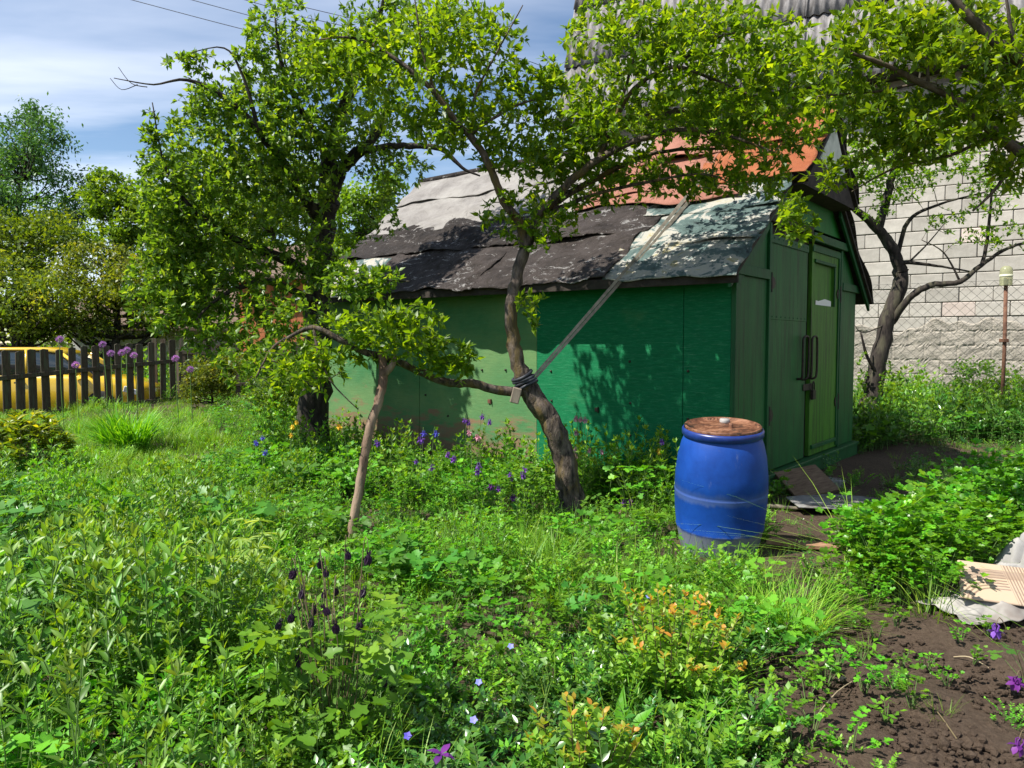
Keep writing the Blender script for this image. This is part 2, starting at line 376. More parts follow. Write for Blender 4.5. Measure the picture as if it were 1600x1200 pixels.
def felt(name, stops, flake=None, flake_pos=(.6, .64), sc=3.2, moss=None, b_s=.9, bd=.13):
    m, n, l, b, o = nmat(name)
    f = noise_(n, l, coords(n, l), sc, 9, .72, .6); f2 = noise_(n, l, coords(n, l, loc=(5, 2, 7)), 16, 7, .75, .4)
    c = ramp(n, l, f, stops)
    if moss: c = mixc(n, l, ramp(n, l, f2, [(.55, 0), (.68, .75)]), c, moss)
    if flake:
        fl = noise_(n, l, coords(n, l, loc=(1, 6, 3), scale=(1, 1.8, 1.8)), 3.2, 12, .82, 1.6)
        c = mixc(n, l, ramp(n, l, fl, [(flake_pos[0], 0), (flake_pos[1], 1)]), c, flake)
    l.new(c, b.inputs['Base Color']); b.inputs['Roughness'].default_value = .85; b.inputs['Specular IOR Level'].default_value = .25
    f9 = noise_(n, l, coords(n, l, loc=(3, 3, 9)), 45, 6, .8)
    bump(n, l, b, mth(n, l, 'ADD', mth(n, l, 'ADD', f, f2), mth(n, l, 'MULTIPLY', f9, .35)), b_s, bd); return m
F_DARK = felt('felt_brown', [(.3, (.025, .019, .016)), (.5, (.075, .060, .053)), (.72, (.125, .103, .094))], (.46, .44, .42), (.565, .585), 3.2, (.028, .021, .012))
F_DARK2 = felt('felt_black_brown', [(.3, (.025, .021, .019)), (.6, (.065, .053, .047)), (.8, (.10, .085, .075))], (.40, .38, .36), (.575, .595), 4, (.03, .025, .016))
F_PATCH = felt('felt_patched', [(.36, (.035, .05, .048)), (.43, (.085, .13, .12)), (.5, (.11, .16, .15)), (.515, (.40, .39, .35)), (.60, (.44, .42, .35)), (.63, (.42, .36, .18)), (.70, (.09, .13, .12))], None, sc=3.0, b_s=.6)
F_WHITE = felt('felt_whitewashed', [(.3, (.13, .12, .11)), (.46, (.23, .215, .20)), (.7, (.33, .315, .29))], (.05, .042, .038), (.60, .66), 2.2, None, .5)
F_SALM = felt('felt_salmon', [(.3, (.22, .085, .06)), (.6, (.33, .15, .105)), (.8, (.40, .22, .165))], (.10, .07, .06), (.63, .68), 2.4, None, .5)
F_ORNG = felt('felt_orange', [(.3, (.24, .065, .025)), (.7, (.36, .125, .05))], (.36, .26, .2), (.62, .67), 2.4, None, .5)
PALE = pm('pale_painted_board', (.42, .44, .36), (.58, .60, .50), 6, .8, .2, .005, c3=(.3, .33, .25))
IRON = pm('dark_iron', (.018, .016, .014), (.05, .035, .025), 30, .6, .3, .003, metal=.6, spec=.5)
PAPER = plain('white_paper', (.72, .70, .64), .8)
WOODG = pm('weathered_wood', (.10, .08, .06), (.24, .20, .155), 14, .9, .6, .006, (1, 1, .12))

# ------------------------------------------------------------------ the green shed
SC = np.array((1.87, 6.46, 0.0)); SX = np.array((.788, -.6157, 0)); SY = np.array((.6157, .788, 0))
shed = thing('garden_shed', 'green painted plywood garden shed with patched felt roof behind the blue barrel', 'shed', SC, math.atan2(SX[1], SX[0]))
def s2w(x, y, z): return SC + SX * x + SY * y + np.array((0, 0, z))
def gp(u, v):   # pixel -> (y, z) on the gable plane
    d = ray(u, v); t = ((SC - CAMP) @ SX) / (d @ SX); p = CAMP + d * t - SC; return p @ SY, p[2]
def sp(u, v):   # pixel -> (x, z) on the side wall
    d = ray(u, v); t = ((SC - CAMP) @ SY) / (d @ SY); p = CAMP + d * t - SC; return p @ SX, p[2]
LEN, WID, EZ = 5.42, 3.80, 2.08
YE, ZE, YB, ZB, YR, ZR = -.30, 1.955, 1.02, 2.90, 1.90, 3.66
# carcass: hidden frame, far walls and floor
mb = MB(); mb.box(-LEN, -.03, WID - .05, WID, .12, 2.2); mb.box(-LEN, -LEN + .05, .03, WID - .05, .12, 2.2); mb.box(-LEN, -.03, .035, WID - .05, .12, .17)
mb.prism([(.03, 2.2), (YB, ZB - .06), (YR, ZR - .06), (WID - YB, ZB - .06), (WID - .03, 2.2)], lambda p, s: (-LEN + .05 * s, p[0], p[1]))
mb.build('rear_wall', W_MID, shed)
for k, (x0, x1, m) in enumerate([(-5.42, -3.72, W_OLD), (-3.716, -2.06, W_OLD), (-2.056, -.47, W_NEW), (-.466, -.032, W_NEW)]):
    mb = MB()
    mb.box(x0, x1, 0.004 * (k % 2), .03, .17, 2.11); mb.build("wall_panel", m, shed, bevel=.003)
mb = MB(); mb.box(-LEN, -.02, .012, .10, .03, .165); mb.build('base_beam', REDW, shed, bevel=.006)
mb = MB(); mb.box(-LEN, -.04, -.03, -.002, 2.00, 2.10); mb.build('eave_board', DARKW, shed, bevel=.004)
mb = MB(); mb.box(-.03, .012, -.012, .03, .10, 2.11); mb.build('corner_post', G_TRIM, shed, bevel=.004)
bolt = MB().lathe([(.0, -.012), (.009, -.010), (.012, -.004), (.012, .004)], 8).mesh('bolt', IRON, True)
for (u, v_) in [(862, 626), (985, 630), (985, 680), (753, 578), (790, 578), (861, 580), (665, 617), (984, 565), (1075, 580), (1075, 655), (910, 690), (700, 650)]:
    x, z = sp(u, v_); o = link(bpy.data.objects.new('bolt', bolt), shed); o.location = (x, -.001, z); o.rotation_euler = (R(-90), 0, 0)
x, z = sp(932, 640)
mb = MB(); mb.box(x - .015, x + .015, -.008, .004, z - .02, z + .02); mb.box(x + .02, x + .026, -.018, .004, z - .03, z + .028); mb.build('bracket', IRON, shed)
x, z = sp(765, 627)
mb = MB(); mb.box(x - .02, x + .01, -.01, .004, z - .02, z + .02); mb.box(x + .02, x + .026, -.018, .004, z - .028, z + .024); mb.build('bracket', REDW, shed)
# gable end
YA, YBd, YC, YD, YEd, ZD = .735, .80, 1.88, 2.04, 3.06, 2.45
mb = MB(); mb.box(-.03, .0, .031, YA, .19, 1.97); mb.build('gable_panel', G_DOOR, shed, bevel=.003)
mb = MB(); mb.box(-.03, .0, YEd + .07, WID, .19, 2.0); mb.build('gable_panel', G_DOOR, shed, bevel=.003)
mb = MB(); mb.box(.0, .03, .012, YA, 1.97, 2.06); mb.build('cross_batten', G_TRIM, shed, bevel=.004)
mb = MB(); mb.box(.0, .03, YEd + .09, WID + .1, 2.0, 2.09); mb.build('cross_batten', G_TRIM, shed, bevel=.004)
mb = MB(); mb.prism([(.032, 2.062), (YA, 2.062), (YA, 2.5), (.60, 2.58)], lambda p, s: (-.03 + .028 * s, p[0], p[1])); mb.build('gable_panel', G_DOOR, shed)
mb = MB(); mb.prism([(YEd + .09, 2.092), (WID - .04, 2.092), (3.2, 2.58), (YEd + .09, 2.5)], lambda p, s: (-.03 + .028 * s, p[0], p[1])); mb.build('gable_panel', G_DOOR, shed)
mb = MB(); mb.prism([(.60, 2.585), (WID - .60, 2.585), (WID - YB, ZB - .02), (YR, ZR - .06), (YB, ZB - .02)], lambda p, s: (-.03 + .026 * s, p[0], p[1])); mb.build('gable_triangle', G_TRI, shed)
mb = MB(); mb.box(-.02, .05, YA - .07, YC + .06, ZD + .045, ZD + .13); mb.build('door_header', DARKW, shed, bevel=.004)
mb = MB(); mb.box(-.02, .055, YC + .07, YEd + .16, ZD + .0, ZD + .085); mb.build('door_header', G_TRIM, shed, bevel=.004)
for y0, y1 in ((YA + .004, YBd - .006), (YEd + .008, YEd + .064)):
    mb = MB(); mb.box(-.03, .025, y0, y1, .19, ZD + .04); mb.build('door_jamb', G_TRIM, shed, bevel=.004)
mb = MB(); mb.box(-.10, -.04, YBd - .01, YEd + .02, .19, ZD + .04); mb.build('door_recess', DARKW, shed)
mb = MB(); mb.box(-.03, .06, -.01, WID + .02, .02, .185); mb.box(.06, .075, -.01, WID + .02, .15, .185); mb.build('sill_beam', G_TRIM, shed, bevel=.006)
d1 = MB(); d1.box(-.035, .004, YBd, YC, .20, 1.62); d1.box(-.035, .008, YBd, YC, 1.612, ZD - .06)
d1 = d1.build('door', G_DOOR, shed, bevel=.003); d1['label'] = 'left door leaf of dented green sheet metal with a riveted seam'
mb = MB(); mb.box(.0085, .02, YBd, YC, ZD - .135, ZD - .06); mb.build('top_rail', G_TRIM, d1, bevel=.003)
rv_me = MB().lathe([(0, .006), (.006, .004), (.008, 0)], 8).mesh('rivet', G_TRIM, True)
for k in range(9):
    for zz in (1.64, ZD - .09):
        o = link(bpy.data.objects.new('rivet', rv_me), d1); o.location = (.009 if zz < 2 else .021, YBd + .06 + k * (YC - YBd - .12) / 8, zz); o.rotation_euler = (0, R(90), 0)
wy0, wz0 = gp(1273, 405); wy1, wz1 = gp(1301, 480); wz1 = 1.80; wz0 = 2.24
d2 = MB(); d2.box(-.035, .006, YD, wy0, .20, ZD - .02); d2.box(-.035, .006, wy1, YEd, .20, ZD - .02); d2.box(-.035, .005, wy0, wy1, .20, wz1); d2.box(-.035, .005, wy0, wy1, wz0, ZD - .02)
d2 = d2.build('door', G_DOOR2, shed); d2['label'] = 'right door leaf of yellowed green metal with a boarded window'
mb = MB(); mb.box(-.034, -.018, wy0, wy1, wz1, wz0); mb.build('window_panel', G_DOOR2, d2)
mb = MB(); mb.box(.0065, .024, wy0 - .03, wy1 + .03, wz0, wz0 + .035); mb.box(.0065, .02, wy1, wy1 + .03, wz1, wz0); mb.build('window_trim', G_TRIM, d2, bevel=.003)
mb = MB(); mb.poly([(-.012, wy0 + .10, wz1), (-.012, wy1 - .03, wz1), (-.010, wy1 - .03, wz1 + .06), (-.009, wy0 + .42, wz1 + .075), (-.010, wy0 + .2, wz1 + .045), (-.010, wy0 + .1, wz1 + .05)]); mb.build('paper_scrap', PAPER, d2)
mb = MB(); mb.box(.0065, .02, YD, YEd, ZD - .10, ZD - .03); mb.box(.0065, .022, YEd - .06, YEd - .02, .22, ZD - .10); mb.box(.0065, .03, YD + .05, YEd - .08, .27, .31); mb.build('door_frame', G_TRIM, d2, bevel=.003)
for (par, y) in ((d1, 1.62), (d2, 2.0)):
    pts = [(.006, y, 1.03), (.05, y, 1.04), (.06, y, 1.10), (.06, y, 1.38), (.06, y + .03, 1.45), (.06, y + .14, 1.46), (.06, y + .18, 1.40), (.06, y + .18, 1.1), (.05, y + .16, 1.03), (.006, y + .15, 1.02)]
    if par is d2: pts = [(a, b_ - .09, c_) for a, b_, c_ in pts]
    mb = MB(); mb.tube(smooth_line(pts, 3), .012, 8); mb.build('door_handle', IRON, par, smooth=True)
mb = MB(); mb.box(.02, .05, 2.02, 2.12, .80, .90); mb.tube(smooth_line([(.035, 2.04, .9), (.035, 2.04, .96), (.035, 2.07, .99), (.035, 2.10, .96), (.035, 2.10, .9)], 3), .008, 6); mb.box(.008, .016, 1.80, 2.14, .90, .97); mb.build('padlock', IRON, d2, bevel=.004)
for (par, y, z) in ((d1, YBd, .72), (d1, YBd, 1.95), (d2, YEd, .72), (d2, YEd, 1.95)):
    mb = MB(); mb.tube([(.02, y - .01, z - .09), (.02, y - .01, z + .09)], .014, 8); mb.prism([(y + .01, z - .06), (y + .09, z - .05), (y + .12, z), (y + .09, z + .05), (y + .01, z + .06)] if par is d1 else [(y - .01, z - .06), (y - .01, z + .06), (y - .09, z + .05), (y - .12, z), (y - .09, z - .05)], lambda p, s: (.009 + .008 * s, p[0], p[1])); mb.build('hinge', IRON, par)
# roof: deck boards, barge boards, hood and felt sheets
X0, X1, X1U = -LEN - .16, .14, .28
PROF = [(YE, ZE), (YB, ZB), (YR, ZR), (WID - YB, ZB), (WID + .34, ZE - .05)]
roof = MB()
for i in range(4):
    (ya, za), (yb, zb) = PROF[i], PROF[i + 1]; xe = X1 - .02 if i in (0, 3) else X1U - .02
    nn = np.array((-(zb - za), yb - ya)); nn /= np.hypot(*nn)
    roof.prism([(ya, za), (yb, zb), (yb - nn[0] * .035, zb - nn[1] * .035), (ya - nn[0] * .035, za - nn[1] * .035)], lambda p, s, xe=xe: (X0 + .03 + (xe - X0 - .03) * s, p[0], p[1]))
roof = roof.build('roof', DARKW, shed)
def slope_pt(i, t):
    a, b_ = np.array(PROF[i]), np.array(PROF[i + 1]); p = a + (b_ - a) * t; d = (b_ - a) / np.hypot(*(b_ - a)); return p, np.array((-d[1], d[0]))
def sheet(i, t0, t1, x0, x1, mat, lift, wr=.018, seed=1, nm="felt_sheet", ragged=.018, rough=.0):
    g = np.random.default_rng(seed); nu, nv = max(10, int((x1 - x0) / .03)), max(10, int(abs(t1 - t0) * 1.4 / .03)); ph = g.uniform(0, 6, 6); vs = []
    for a in range(nu + 1):
        for c in range(nv + 1):
            x = x0 + (x1 - x0) * a / nu; s = c / nv
            edge = ragged * (math.sin(x * 3.1 + ph[0]) + .6 * math.sin(x * 7.7 + ph[1]) + .4 * math.sin(x * 17 + ph[4]))
            t = t0 + (t1 - t0) * s + (1 - s) ** 3 * edge; p, q = slope_pt(i, t)
            h = lift + wr * (.5 + .5 * math.sin(x * 5 + s * 9 + ph[2])) * (.4 + .6 * math.sin(x * 1.7 + ph[3]) ** 2) + .45 * wr * max(0, math.sin(x * 9.3 + 4 * math.sin(s * 5 + ph[1])) * math.sin(s * 13 + x * 3 + ph[4])) + rough * g.uniform(0, 1) * (.5 + .5 * math.sin(x * 2.3 + s * 4 + ph[0])) ** 1.5 + .02 * (1 - s) ** 12 * max(0, math.sin(x * 4.7 + ph[3]))
            xx = x + .02 * math.sin(s * 11 + ph[5]) * (1 if a in (0, nu) else 0)
            vs.append((xx, p[0] + q[0] * h, p[1] + q[1] * h))
    fs = []; k = nv + 1
    for a in range(nu):
        for c in range(nv): fs.append((a * k + c, (a + 1) * k + c, (a + 1) * k + c + 1, a * k + c + 1))
    me = bpy.data.meshes.new(nm); me.from_pydata(vs, [], fs); me.materials.append(mat); me.polygons.foreach_set('use_smooth', [True] * len(fs)); me.update()
    o = link(bpy.data.objects.new(nm, me), roof); so = o.modifiers.new('thick', 'SOLIDIFY'); so.thickness = .008; so.offset = -1
    return o
sheet(0, -.03, .50, X0, -4.35, F_PATCH, .012, .02, 2)
sheet(0, -.03, .62, -4.45, -2.62, F_DARK, .014, .026, 3, rough=.022)
sheet(0, -.03, .56, -2.72, -1.08, F_DARK, .010, .024, 4, rough=.014)
sheet(0, -.03, .36, -1.12, X1, F_PATCH, .010, .014, 5)
sheet(0, .32, .72, -1.16, X1, F_PATCH, .018, .010, 6)
sheet(0, .52, 1.04, X0, -4.0, F_DARK2, .022, .026, 7, rough=.024)
sheet(0, .50, 1.04, -4.1, -2.2, F_DARK2, .026, .034, 8, rough=.028)
sheet(0, .50, 1.03, -2.3, -1.0, F_DARK, .024, .024, 9, rough=.016)
sheet(0, .68, 1.02, -1.2, X1, F_PATCH, .028, .012, 10)
o = sheet(0, .86, 1.06, -2.15, -1.22, F_SALM, .064, .02, 11); o = sheet(0, .80, 1.06, -1.25, -.28, F_SALM, .066, .02, 12)
sheet(1, -.16, .55, X0, -3.9, F_WHITE, .036, .03, 13); sheet(1, -.14, .55, -4.0, -2.0, F_WHITE, .042, .034, 14)
sheet(1, .50, 1.03, X0, -3.2, F_WHITE, .055, .02, 15); sheet(1, .50, 1.03, -3.3, -1.6, F_WHITE, .058, .02, 16)
sheet(1, -.02, .56, -2.1, -.75, F_SALM, .07, .03, 17); sheet(1, -.04, .56, -.85, X1U, F_ORNG, .075, .03, 18)
sheet(1, .5, 1.03, -1.7, -.4, F_SALM, .10, .03, 19); sheet(1, .5, 1.03, -.5, X1U, F_ORNG, .105, .03, 20)
sheet(2, -.02, 1.02, X0, X1U, F_DARK2, .02, .02, 21); sheet(3, -.02, 1.03, X0, X1, F_DARK2, .02, .02, 22)
mb = MB(); mb.tube([(X0, YR, ZR + .09), (-3, YR, ZR + .115), (X1U, YR, ZR + .10)], .035, 8); mb.build('ridge_cap', F_DARK2, roof, smooth=True)
mb = MB(); mb.box(X0, X1, YE - .012, YE + .016, ZE - .08, ZE + .008); mb.build('eave_fascia', DARKW, roof, bevel=.003)
for i, mm in ((0, G_TRIM), (3, G_TRIM)):
    (ya, za), (yb, zb) = PROF[i], PROF[i + 1]; dn = .115
    mb = MB(); mb.prism([(ya, za - .006), (yb, zb - .006), (yb, zb - dn), (ya, za - dn)], lambda p, s: (.055 + .03 * s, p[0], p[1])); mb.build('barge_board', mm, roof, bevel=.003)
    q = .2 if i == 0 else -.2
    mb = MB(); mb.prism([(ya + q + .08 * (1 if i == 0 else -1), za - .03), (yb + q * .8, zb - .03 - .0), (yb + q * .8, zb - .12), (ya + q + .08 * (1 if i == 0 else -1), za - .12)], lambda p, s: (-.002 + .02 * s, p[0], p[1]))
    if i == 0: mb.build('inner_trim', mm, shed)
# boxed hood under the ridge
mb = MB(); mb.prism([(YR - .42, ZR - .50), (YR + .02, ZR - .62), (YR + .42, ZR - .50), (YR + .34, ZR - .40), (YR + .02, ZR - .08), (YR - .34, ZR - .40)], lambda p, s: (.0 + .24 * s, p[0], p[1])); mb.build('hood_box', PALE, roof, bevel=.004)
mb = MB(); mb.prism([(YB - .02, ZB - .05), (WID - YB + .02, ZB - .05), (YR + .43, ZR - .5), (YR, ZR - .64), (YR - .43, ZR - .5)], lambda p, s: (.004 + .22 * s, p[0], p[1])); mb.build('hood_soffit', DARKW, roof)

# ------------------------------------------------------------------ neighbouring building: block wall and steep corrugated roof
BU = np.array((-.848, .53, 0)); BN = np.array((-.53, -.848, 0)); BP = np.array((8.75, 16.2, 0.0))
bl = thing('neighbour_building', 'tall pale block building with a steep grey corrugated roof behind the shed', 'building', BP, math.atan2(-BU[1], -BU[0]))
# local frame: x runs to the right along the wall (-BU), y points into the building (-BN)
def bhit(u, v):
    d = ray(u, v); t = ((BP - CAMP) @ BN) / (d @ BN); p = CAMP + d * t - BP; return -(p @ BU), p[2]
BL = pm('gas_silicate_block', (.32, .295, .255), (.42, .39, .34), 5, .9, .35, .01, c3=(.29, .25, .21))
BL2 = pm('block_reddish', (.44, .36, .31), (.56, .48, .42), 5, .9, .35, .01)
MORT = pm('mortar', (.20, .185, .16), (.30, .28, .25), 14, .95, .5, .01)
ROUGH = felt('rough_cast', [(.3, (.28, .25, .205)), (.6, (.37, .335, .28)), (.8, (.44, .405, .345))], (.21, .185, .15), (.60, .68), 4.0, None, .7, .06)
SLATE = pm('asbestos_sheet', (.15, .142, .14), (.25, .238, .232), 6, .92, .5, .006, (3, 1, 1), (.12, .112, .108))
XL = bhit(893, 300)[0]; XR = 9.0; EH = 6.95
mb = MB(); mb.box(XL, XR, .02, 6.0, -.1, EH); mb.build('wall', MORT, bl)
mb = MB(); mb.box(XL - .02, XR, -.10, .018, -.1, .42); mb.build('plinth', ROUGH, bl)
blk = []
for k in range(5):
    g = np.random.default_rng(40 + k); mb = MB(); mb.box(-.295, .295, 0, .05, -.143, .143); ob = mb.build('block', BL if k < 4 else BL2, None, bevel=.012)
    blk.append(ob.data); bpy.data.objects.remove(ob)
cells = []
for r in range(23):
    z = .43 + .15 + r * .3
    if z > EH - .1: break
    for c in range(int((XR - XL) / .6) + 1):
        x = XL + .3 + c * .6 + (.3 if r % 2 else 0)
        if x > XR - .3: continue
        p = BP - BU * x + np.array((0, 0, z)); uu, vv = px(p); cells.append((x, z, r, uu, vv))
vis = [c for c in cells if 1325 < c[3] < 1640]; rest = [c for c in cells if not 1325 < c[3] < 1640]
vis = vis[:300]
for (x, z, r, uu, vv) in vis:
    low = z < 2.05
    o = link(bpy.data.objects.new('block', blk[4 if rng.random() < .07 else int(rng.integers(0, 4))]), bl)
    o.location = (x + rng.uniform(-.006, .006), -.03 + rng.uniform(-.006, .006) + (.008 if low else 0), z); o.rotation_euler = (rng.uniform(-.008, .008), rng.uniform(-.006, .006), rng.uniform(-.01, .01))
ge = Geo(); bv = np.array([(a, b_, c_) for a in (-.295, .295) for b_ in (-.03, .02) for c_ in (-.143, .143)])
bf = np.array([(0, 1, 3), (0, 3, 2), (4, 6, 7), (4, 7, 5), (0, 4, 5), (0, 5, 1), (2, 3, 7), (2, 7, 6), (1, 5, 7), (1, 7, 3), (0, 2, 6), (0, 6, 4)])
for (x, z, r, uu, vv) in rest: ge.add(bv + (x, rng.uniform(-.006, .004), z), bf)
tag(ge.obj('block_field', BL, bl, smooth=False), kind='stuff')
# rough render smeared over the lower courses, with a broken upper edge
nu, nv = 150, 44; xa, xb = bhit(1320, 600)[0], bhit(1720, 600)[0]; vs = []
for a in range(nu + 1):
    for c in range(nv + 1):
        x = xa + (xb - xa) * a / nu; top = 1.78 + .10 * math.sin(x * 2.1) + .07 * math.sin(x * 5.3 + 1) + .04 * math.sin(x * 13)
        z = .36 + (top - .36) * c / nv
        crack = .016 * (abs(math.sin((z - .43) / .3 * math.pi)) < .10) + .012 * (abs(math.sin((x - XL) / .6 * math.pi + int((z - .43) / .3) * 1.57)) < .05)
        y = -.047 - .012 * (math.sin(x * 6 + z * 5) * math.sin(z * 9 - x * 3)) - .010 * math.sin(x * 17 + 3 * math.sin(z * 7)) * math.sin(z * 19 + x * 5) - rng.uniform(0, .007) + crack + (.03 if c == nv else 0)
        vs.append((x, y, z))
k = nv + 1
me = bpy.data.meshes.new('rough_render'); me.from_pydata(vs, [], [(a * k + c, (a + 1) * k + c, (a + 1) * k + c + 1, a * k + c + 1) for a in range(nu) for c in range(nv)]); me.materials.append(ROUGH); me.update()
link(bpy.data.objects.new('rough_render', me), bl)
# steep roof: rows of corrugated sheets
TILT = R(73); run = math.cos(TILT); rise = math.sin(TILT)
mb = MB(); mb.prism([(-.62, EH - .02), (.1, EH - .02), (.1, EH + .12), (-.62, EH + .06)], lambda p, s: (XL - .15 + (XR - XL + .15) * s, p[0], p[1])); mb.build('soffit', DARKW, bl)
mb = MB(); mb.prism([(-.52, EH + .1), (-.52 + 5.2 * run, EH + .1 + 5.2 * rise), (6, EH + .1 + 5.2 * rise), (6, EH + .1)], lambda p, s: (XL + (XR - XL) * s, p[0] + .1, p[1])); mb.build('attic_wall', DARKW, bl)
SW, SLN, WV = 1.2, 1.75, 6
vs = []; nu = WV * 8; nv = 3
for c in range(nv + 1):
    for a in range(nu + 1):
        vs.append((-.03 + (SW + .06) * a / nu, SLN * 1.06 * c / nv, .032 * math.cos(2 * math.pi * WV * a / nu)))
me = bpy.data.meshes.new('corrugated_sheet'); me.from_pydata(vs, [], [(c * (nu + 1) + a, c * (nu + 1) + a + 1, (c + 1) * (nu + 1) + a + 1, (c + 1) * (nu + 1) + a) for c in range(nv) for a in range(nu)])
me.materials.append(SLATE); me.polygons.foreach_set('use_smooth', [True] * len(me.polygons)); me.update()
for r in range(3):
    for c in range(int((XR - XL) / SW)):
        o = link(bpy.data.objects.new('corrugated_sheet', me), bl)
        s = r * SLN - .1; off = .05 - .02 * r * 0
        o.location = (XL - .12 + c * SW, -.60 + s * run - .045 * (r % 2 == 0) * 0 - .02, EH + .08 + s * rise); o.rotation_euler = (TILT - R(1.6), 0, rng.uniform(-.004, .004))
        so = o.modifiers.new('thick', 'SOLIDIFY'); so.thickness = .008
# ------------------------------------------------------------------ blue barrel
m, n, l, b, o = nmat('barrel_blue')
t = n.new('ShaderNodeTexCoord'); s = n.new('ShaderNodeSeparateXYZ'); l.new(t.outputs['Object'], s.inputs[0])
f = noise_(n, l, coords(n, l), 7, 7, .65); f2 = noise_(n, l, coords(n, l, scale=(1, 1, .3), loc=(3, 3, 3)), 9, 7, .7)
c = ramp(n, l, f, [(.3, (.003, .034, .20)), (.7, (.006, .056, .30))])
zz = mth(n, l, 'ADD', s.outputs[2], mth(n, l, 'MULTIPLY', mth(n, l, 'SUBTRACT', f2, .5), .10))
c = mixc(n, l, ramp(n, l, zz, [(.20, .85), (.225, 0)]), c, (.20, .215, .25))
c = mixc(n, l, ramp(n, l, f2, [(.62, 0), (.76, .55)]), c, (.22, .24, .27))
band = ramp(n, l, zz, [(.43, 0), (.455, .28), (.50, .16), (.53, 0)]); c = mixc(n, l, band, c, (.16, .20, .27))
c = mixc(n, l, ramp(n, l, noise_(n, l, coords(n, l, loc=(6, 1, 1)), 16, 6, .7), [(.67, 0), (.73, .7)]), c, (.16, .15, .07))
l.new(c, b.inputs['Base Color']); b.inputs['Roughness'].default_value = .5; b.inputs['Specular IOR Level'].default_value = .3; bump(n, l, b, f2, .15, .01)
RUST = felt('rusty_lid', [(.34, (.03, .014, .01)), (.46, (.11, .045, .024)), (.56, (.24, .115, .065)), (.7, (.34, .20, .135))], (.022, .014, .011), (.53, .58), 7, None, .4, .02)
MATS['rusty_lid'].node_tree.nodes['Principled BSDF'].inputs['Roughness'].default_value = .4
bc = G(1128, 866); bc[1] += .14; bc[0] = (1127 - 800) / FPX * bc[1]
BH = .93
bar = thing('plastic_barrel', 'blue plastic barrel with a rusty lid standing in front of the shed corner', 'barrel', (bc[0], bc[1], bc[2] - .03)); bar.scale = (1.0, 1.0, .955); bar.rotation_euler = (R(6), R(-3), R(20))
prof = [(0, .0), (.225, .0), (.245, .015), (.262, .09), (.278, .18), (.288, .215), (.290, .222), (.287, .228), (.298, .34), (.303, .47), (.304, .478), (.299, .485), (.303, .495), (.299, .60), (.286, .72), (.266, .81), (.250, .85), (.243, .865), (.252, .868), (.257, .88), (.257, .905), (.250, .914)]
MB().lathe(prof, 64).build('body', MATS['barrel_blue'], bar, smooth=True)
MB().lathe([(.257, .866), (.263, .872), (.264, .902), (.259, .912), (.251, .916)], 64).build('clamp_ring', pm('ring_blue', (.006, .02, .14), (.012, .04, .22), 12, .35, .1, .003, spec=.5), bar, smooth=True)
lid = MB().lathe([(.246, .912), (.249, .93), (.243, .936), (.234, .932), (.222, .918), (.14, .921), (.0, .924)], 64).build('lid', RUST, bar, smooth=True)
MB().lathe([(.0, .958), (.012, .956), (.014, .94), (.016, .922)], 14, (.02, -.06, 0)).build('knob', RUST, lid, smooth=True)
MB().lathe([(.0, .942), (.03, .942), (.034, .935), (.034, .921)], 20, (.1, .12, 0)).build('bung', pm('bung_grey', (.2, .19, .18), (.36, .34, .32), 10, .6, .2, .003), lid, smooth=True)

# ------------------------------------------------------------------ boards and scraps in front of the shed doors
def slab(name, label, cat, c, sx, sy, h, rz, tilt, mat, kids=None, outline=None):
    t = tag(bpy.data.objects.new(name, None), label, cat); COL.objects.link(t); t.location = c; t.rotation_euler = (tilt[0], tilt[1], rz)
    return t
def rag_board(name, label, cat, c, pts, h, rz, tilt, mat):
    mb = MB(); mb.prism(pts, lambda p, s: (p[0], p[1], h * s)); o = mb.build(name, mat, None, bevel=.004); o.location = c; o.rotation_euler = (tilt[0], tilt[1], rz); return tag(o, label, cat)
GREYB = pm('grey_fibre_board', (.17, .165, .16), (.27, .265, .25), 12, .9, .4, .005, c3=(.10, .09, .08))
c = G(1315, 790); rag_board('fibre_board', 'grey fibre cement board lying on the ground before the shed doors', 'board', c + (0, 0, .03), [(-.50, -.26), (.18, -.34), (.52, .12), (.30, .22), (-.05, .30), (-.45, .12)], .012, R(4), (R(1), R(2)), GREYB)
c = G(1262, 772); rag_board('wooden_hatch', 'brown wooden hatch leaning against the shed sill over the grey board', 'board', c + (0, .05, .09), [(-.28, -.18), (.22, -.20), (.30, .2), (-.2, .22)], .025, R(24), (R(24), R(-6)), pm('brown_board', (.10, .06, .035), (.2, .13, .08), 9, .8, .4, .005, (1, 6, 1)))
c = G(1302, 762); rag_board('concrete_chunk', 'small broken concrete chunk behind the brown hatch', 'rubble', c + (0, 0, .015), [(-.08, -.06), (.07, -.07), (.10, .03), (.0, .08), (-.09, .05)], .07, .4, (.1, .05, 0), GREYB)
c = G(1222, 797); rag_board('plank_offcut', 'short pale plank offcut on the ground beside the barrel', 'plank', c + (0, 0, .02), [(-.20, -.03), (.16, -.025), (.18, .03), (-.19, .035)], .02, R(-12), (0, .03, 0), WOODG)
c = G(1255, 858); rag_board('rotten_plank', 'sunlit rotten brown plank on bare soil right of the barrel', 'plank', c + (0, 0, .02), [(-.24, -.04), (-.1, -.06), (.2, -.045), (.27, .0), (.1, .045), (-.2, .05)], .03, R(-16), (.05, .04, 0), pm('rotten_wood', (.13, .06, .03), (.34, .2, .12), 12, .9, .7, .01, (1, 5, 1)))

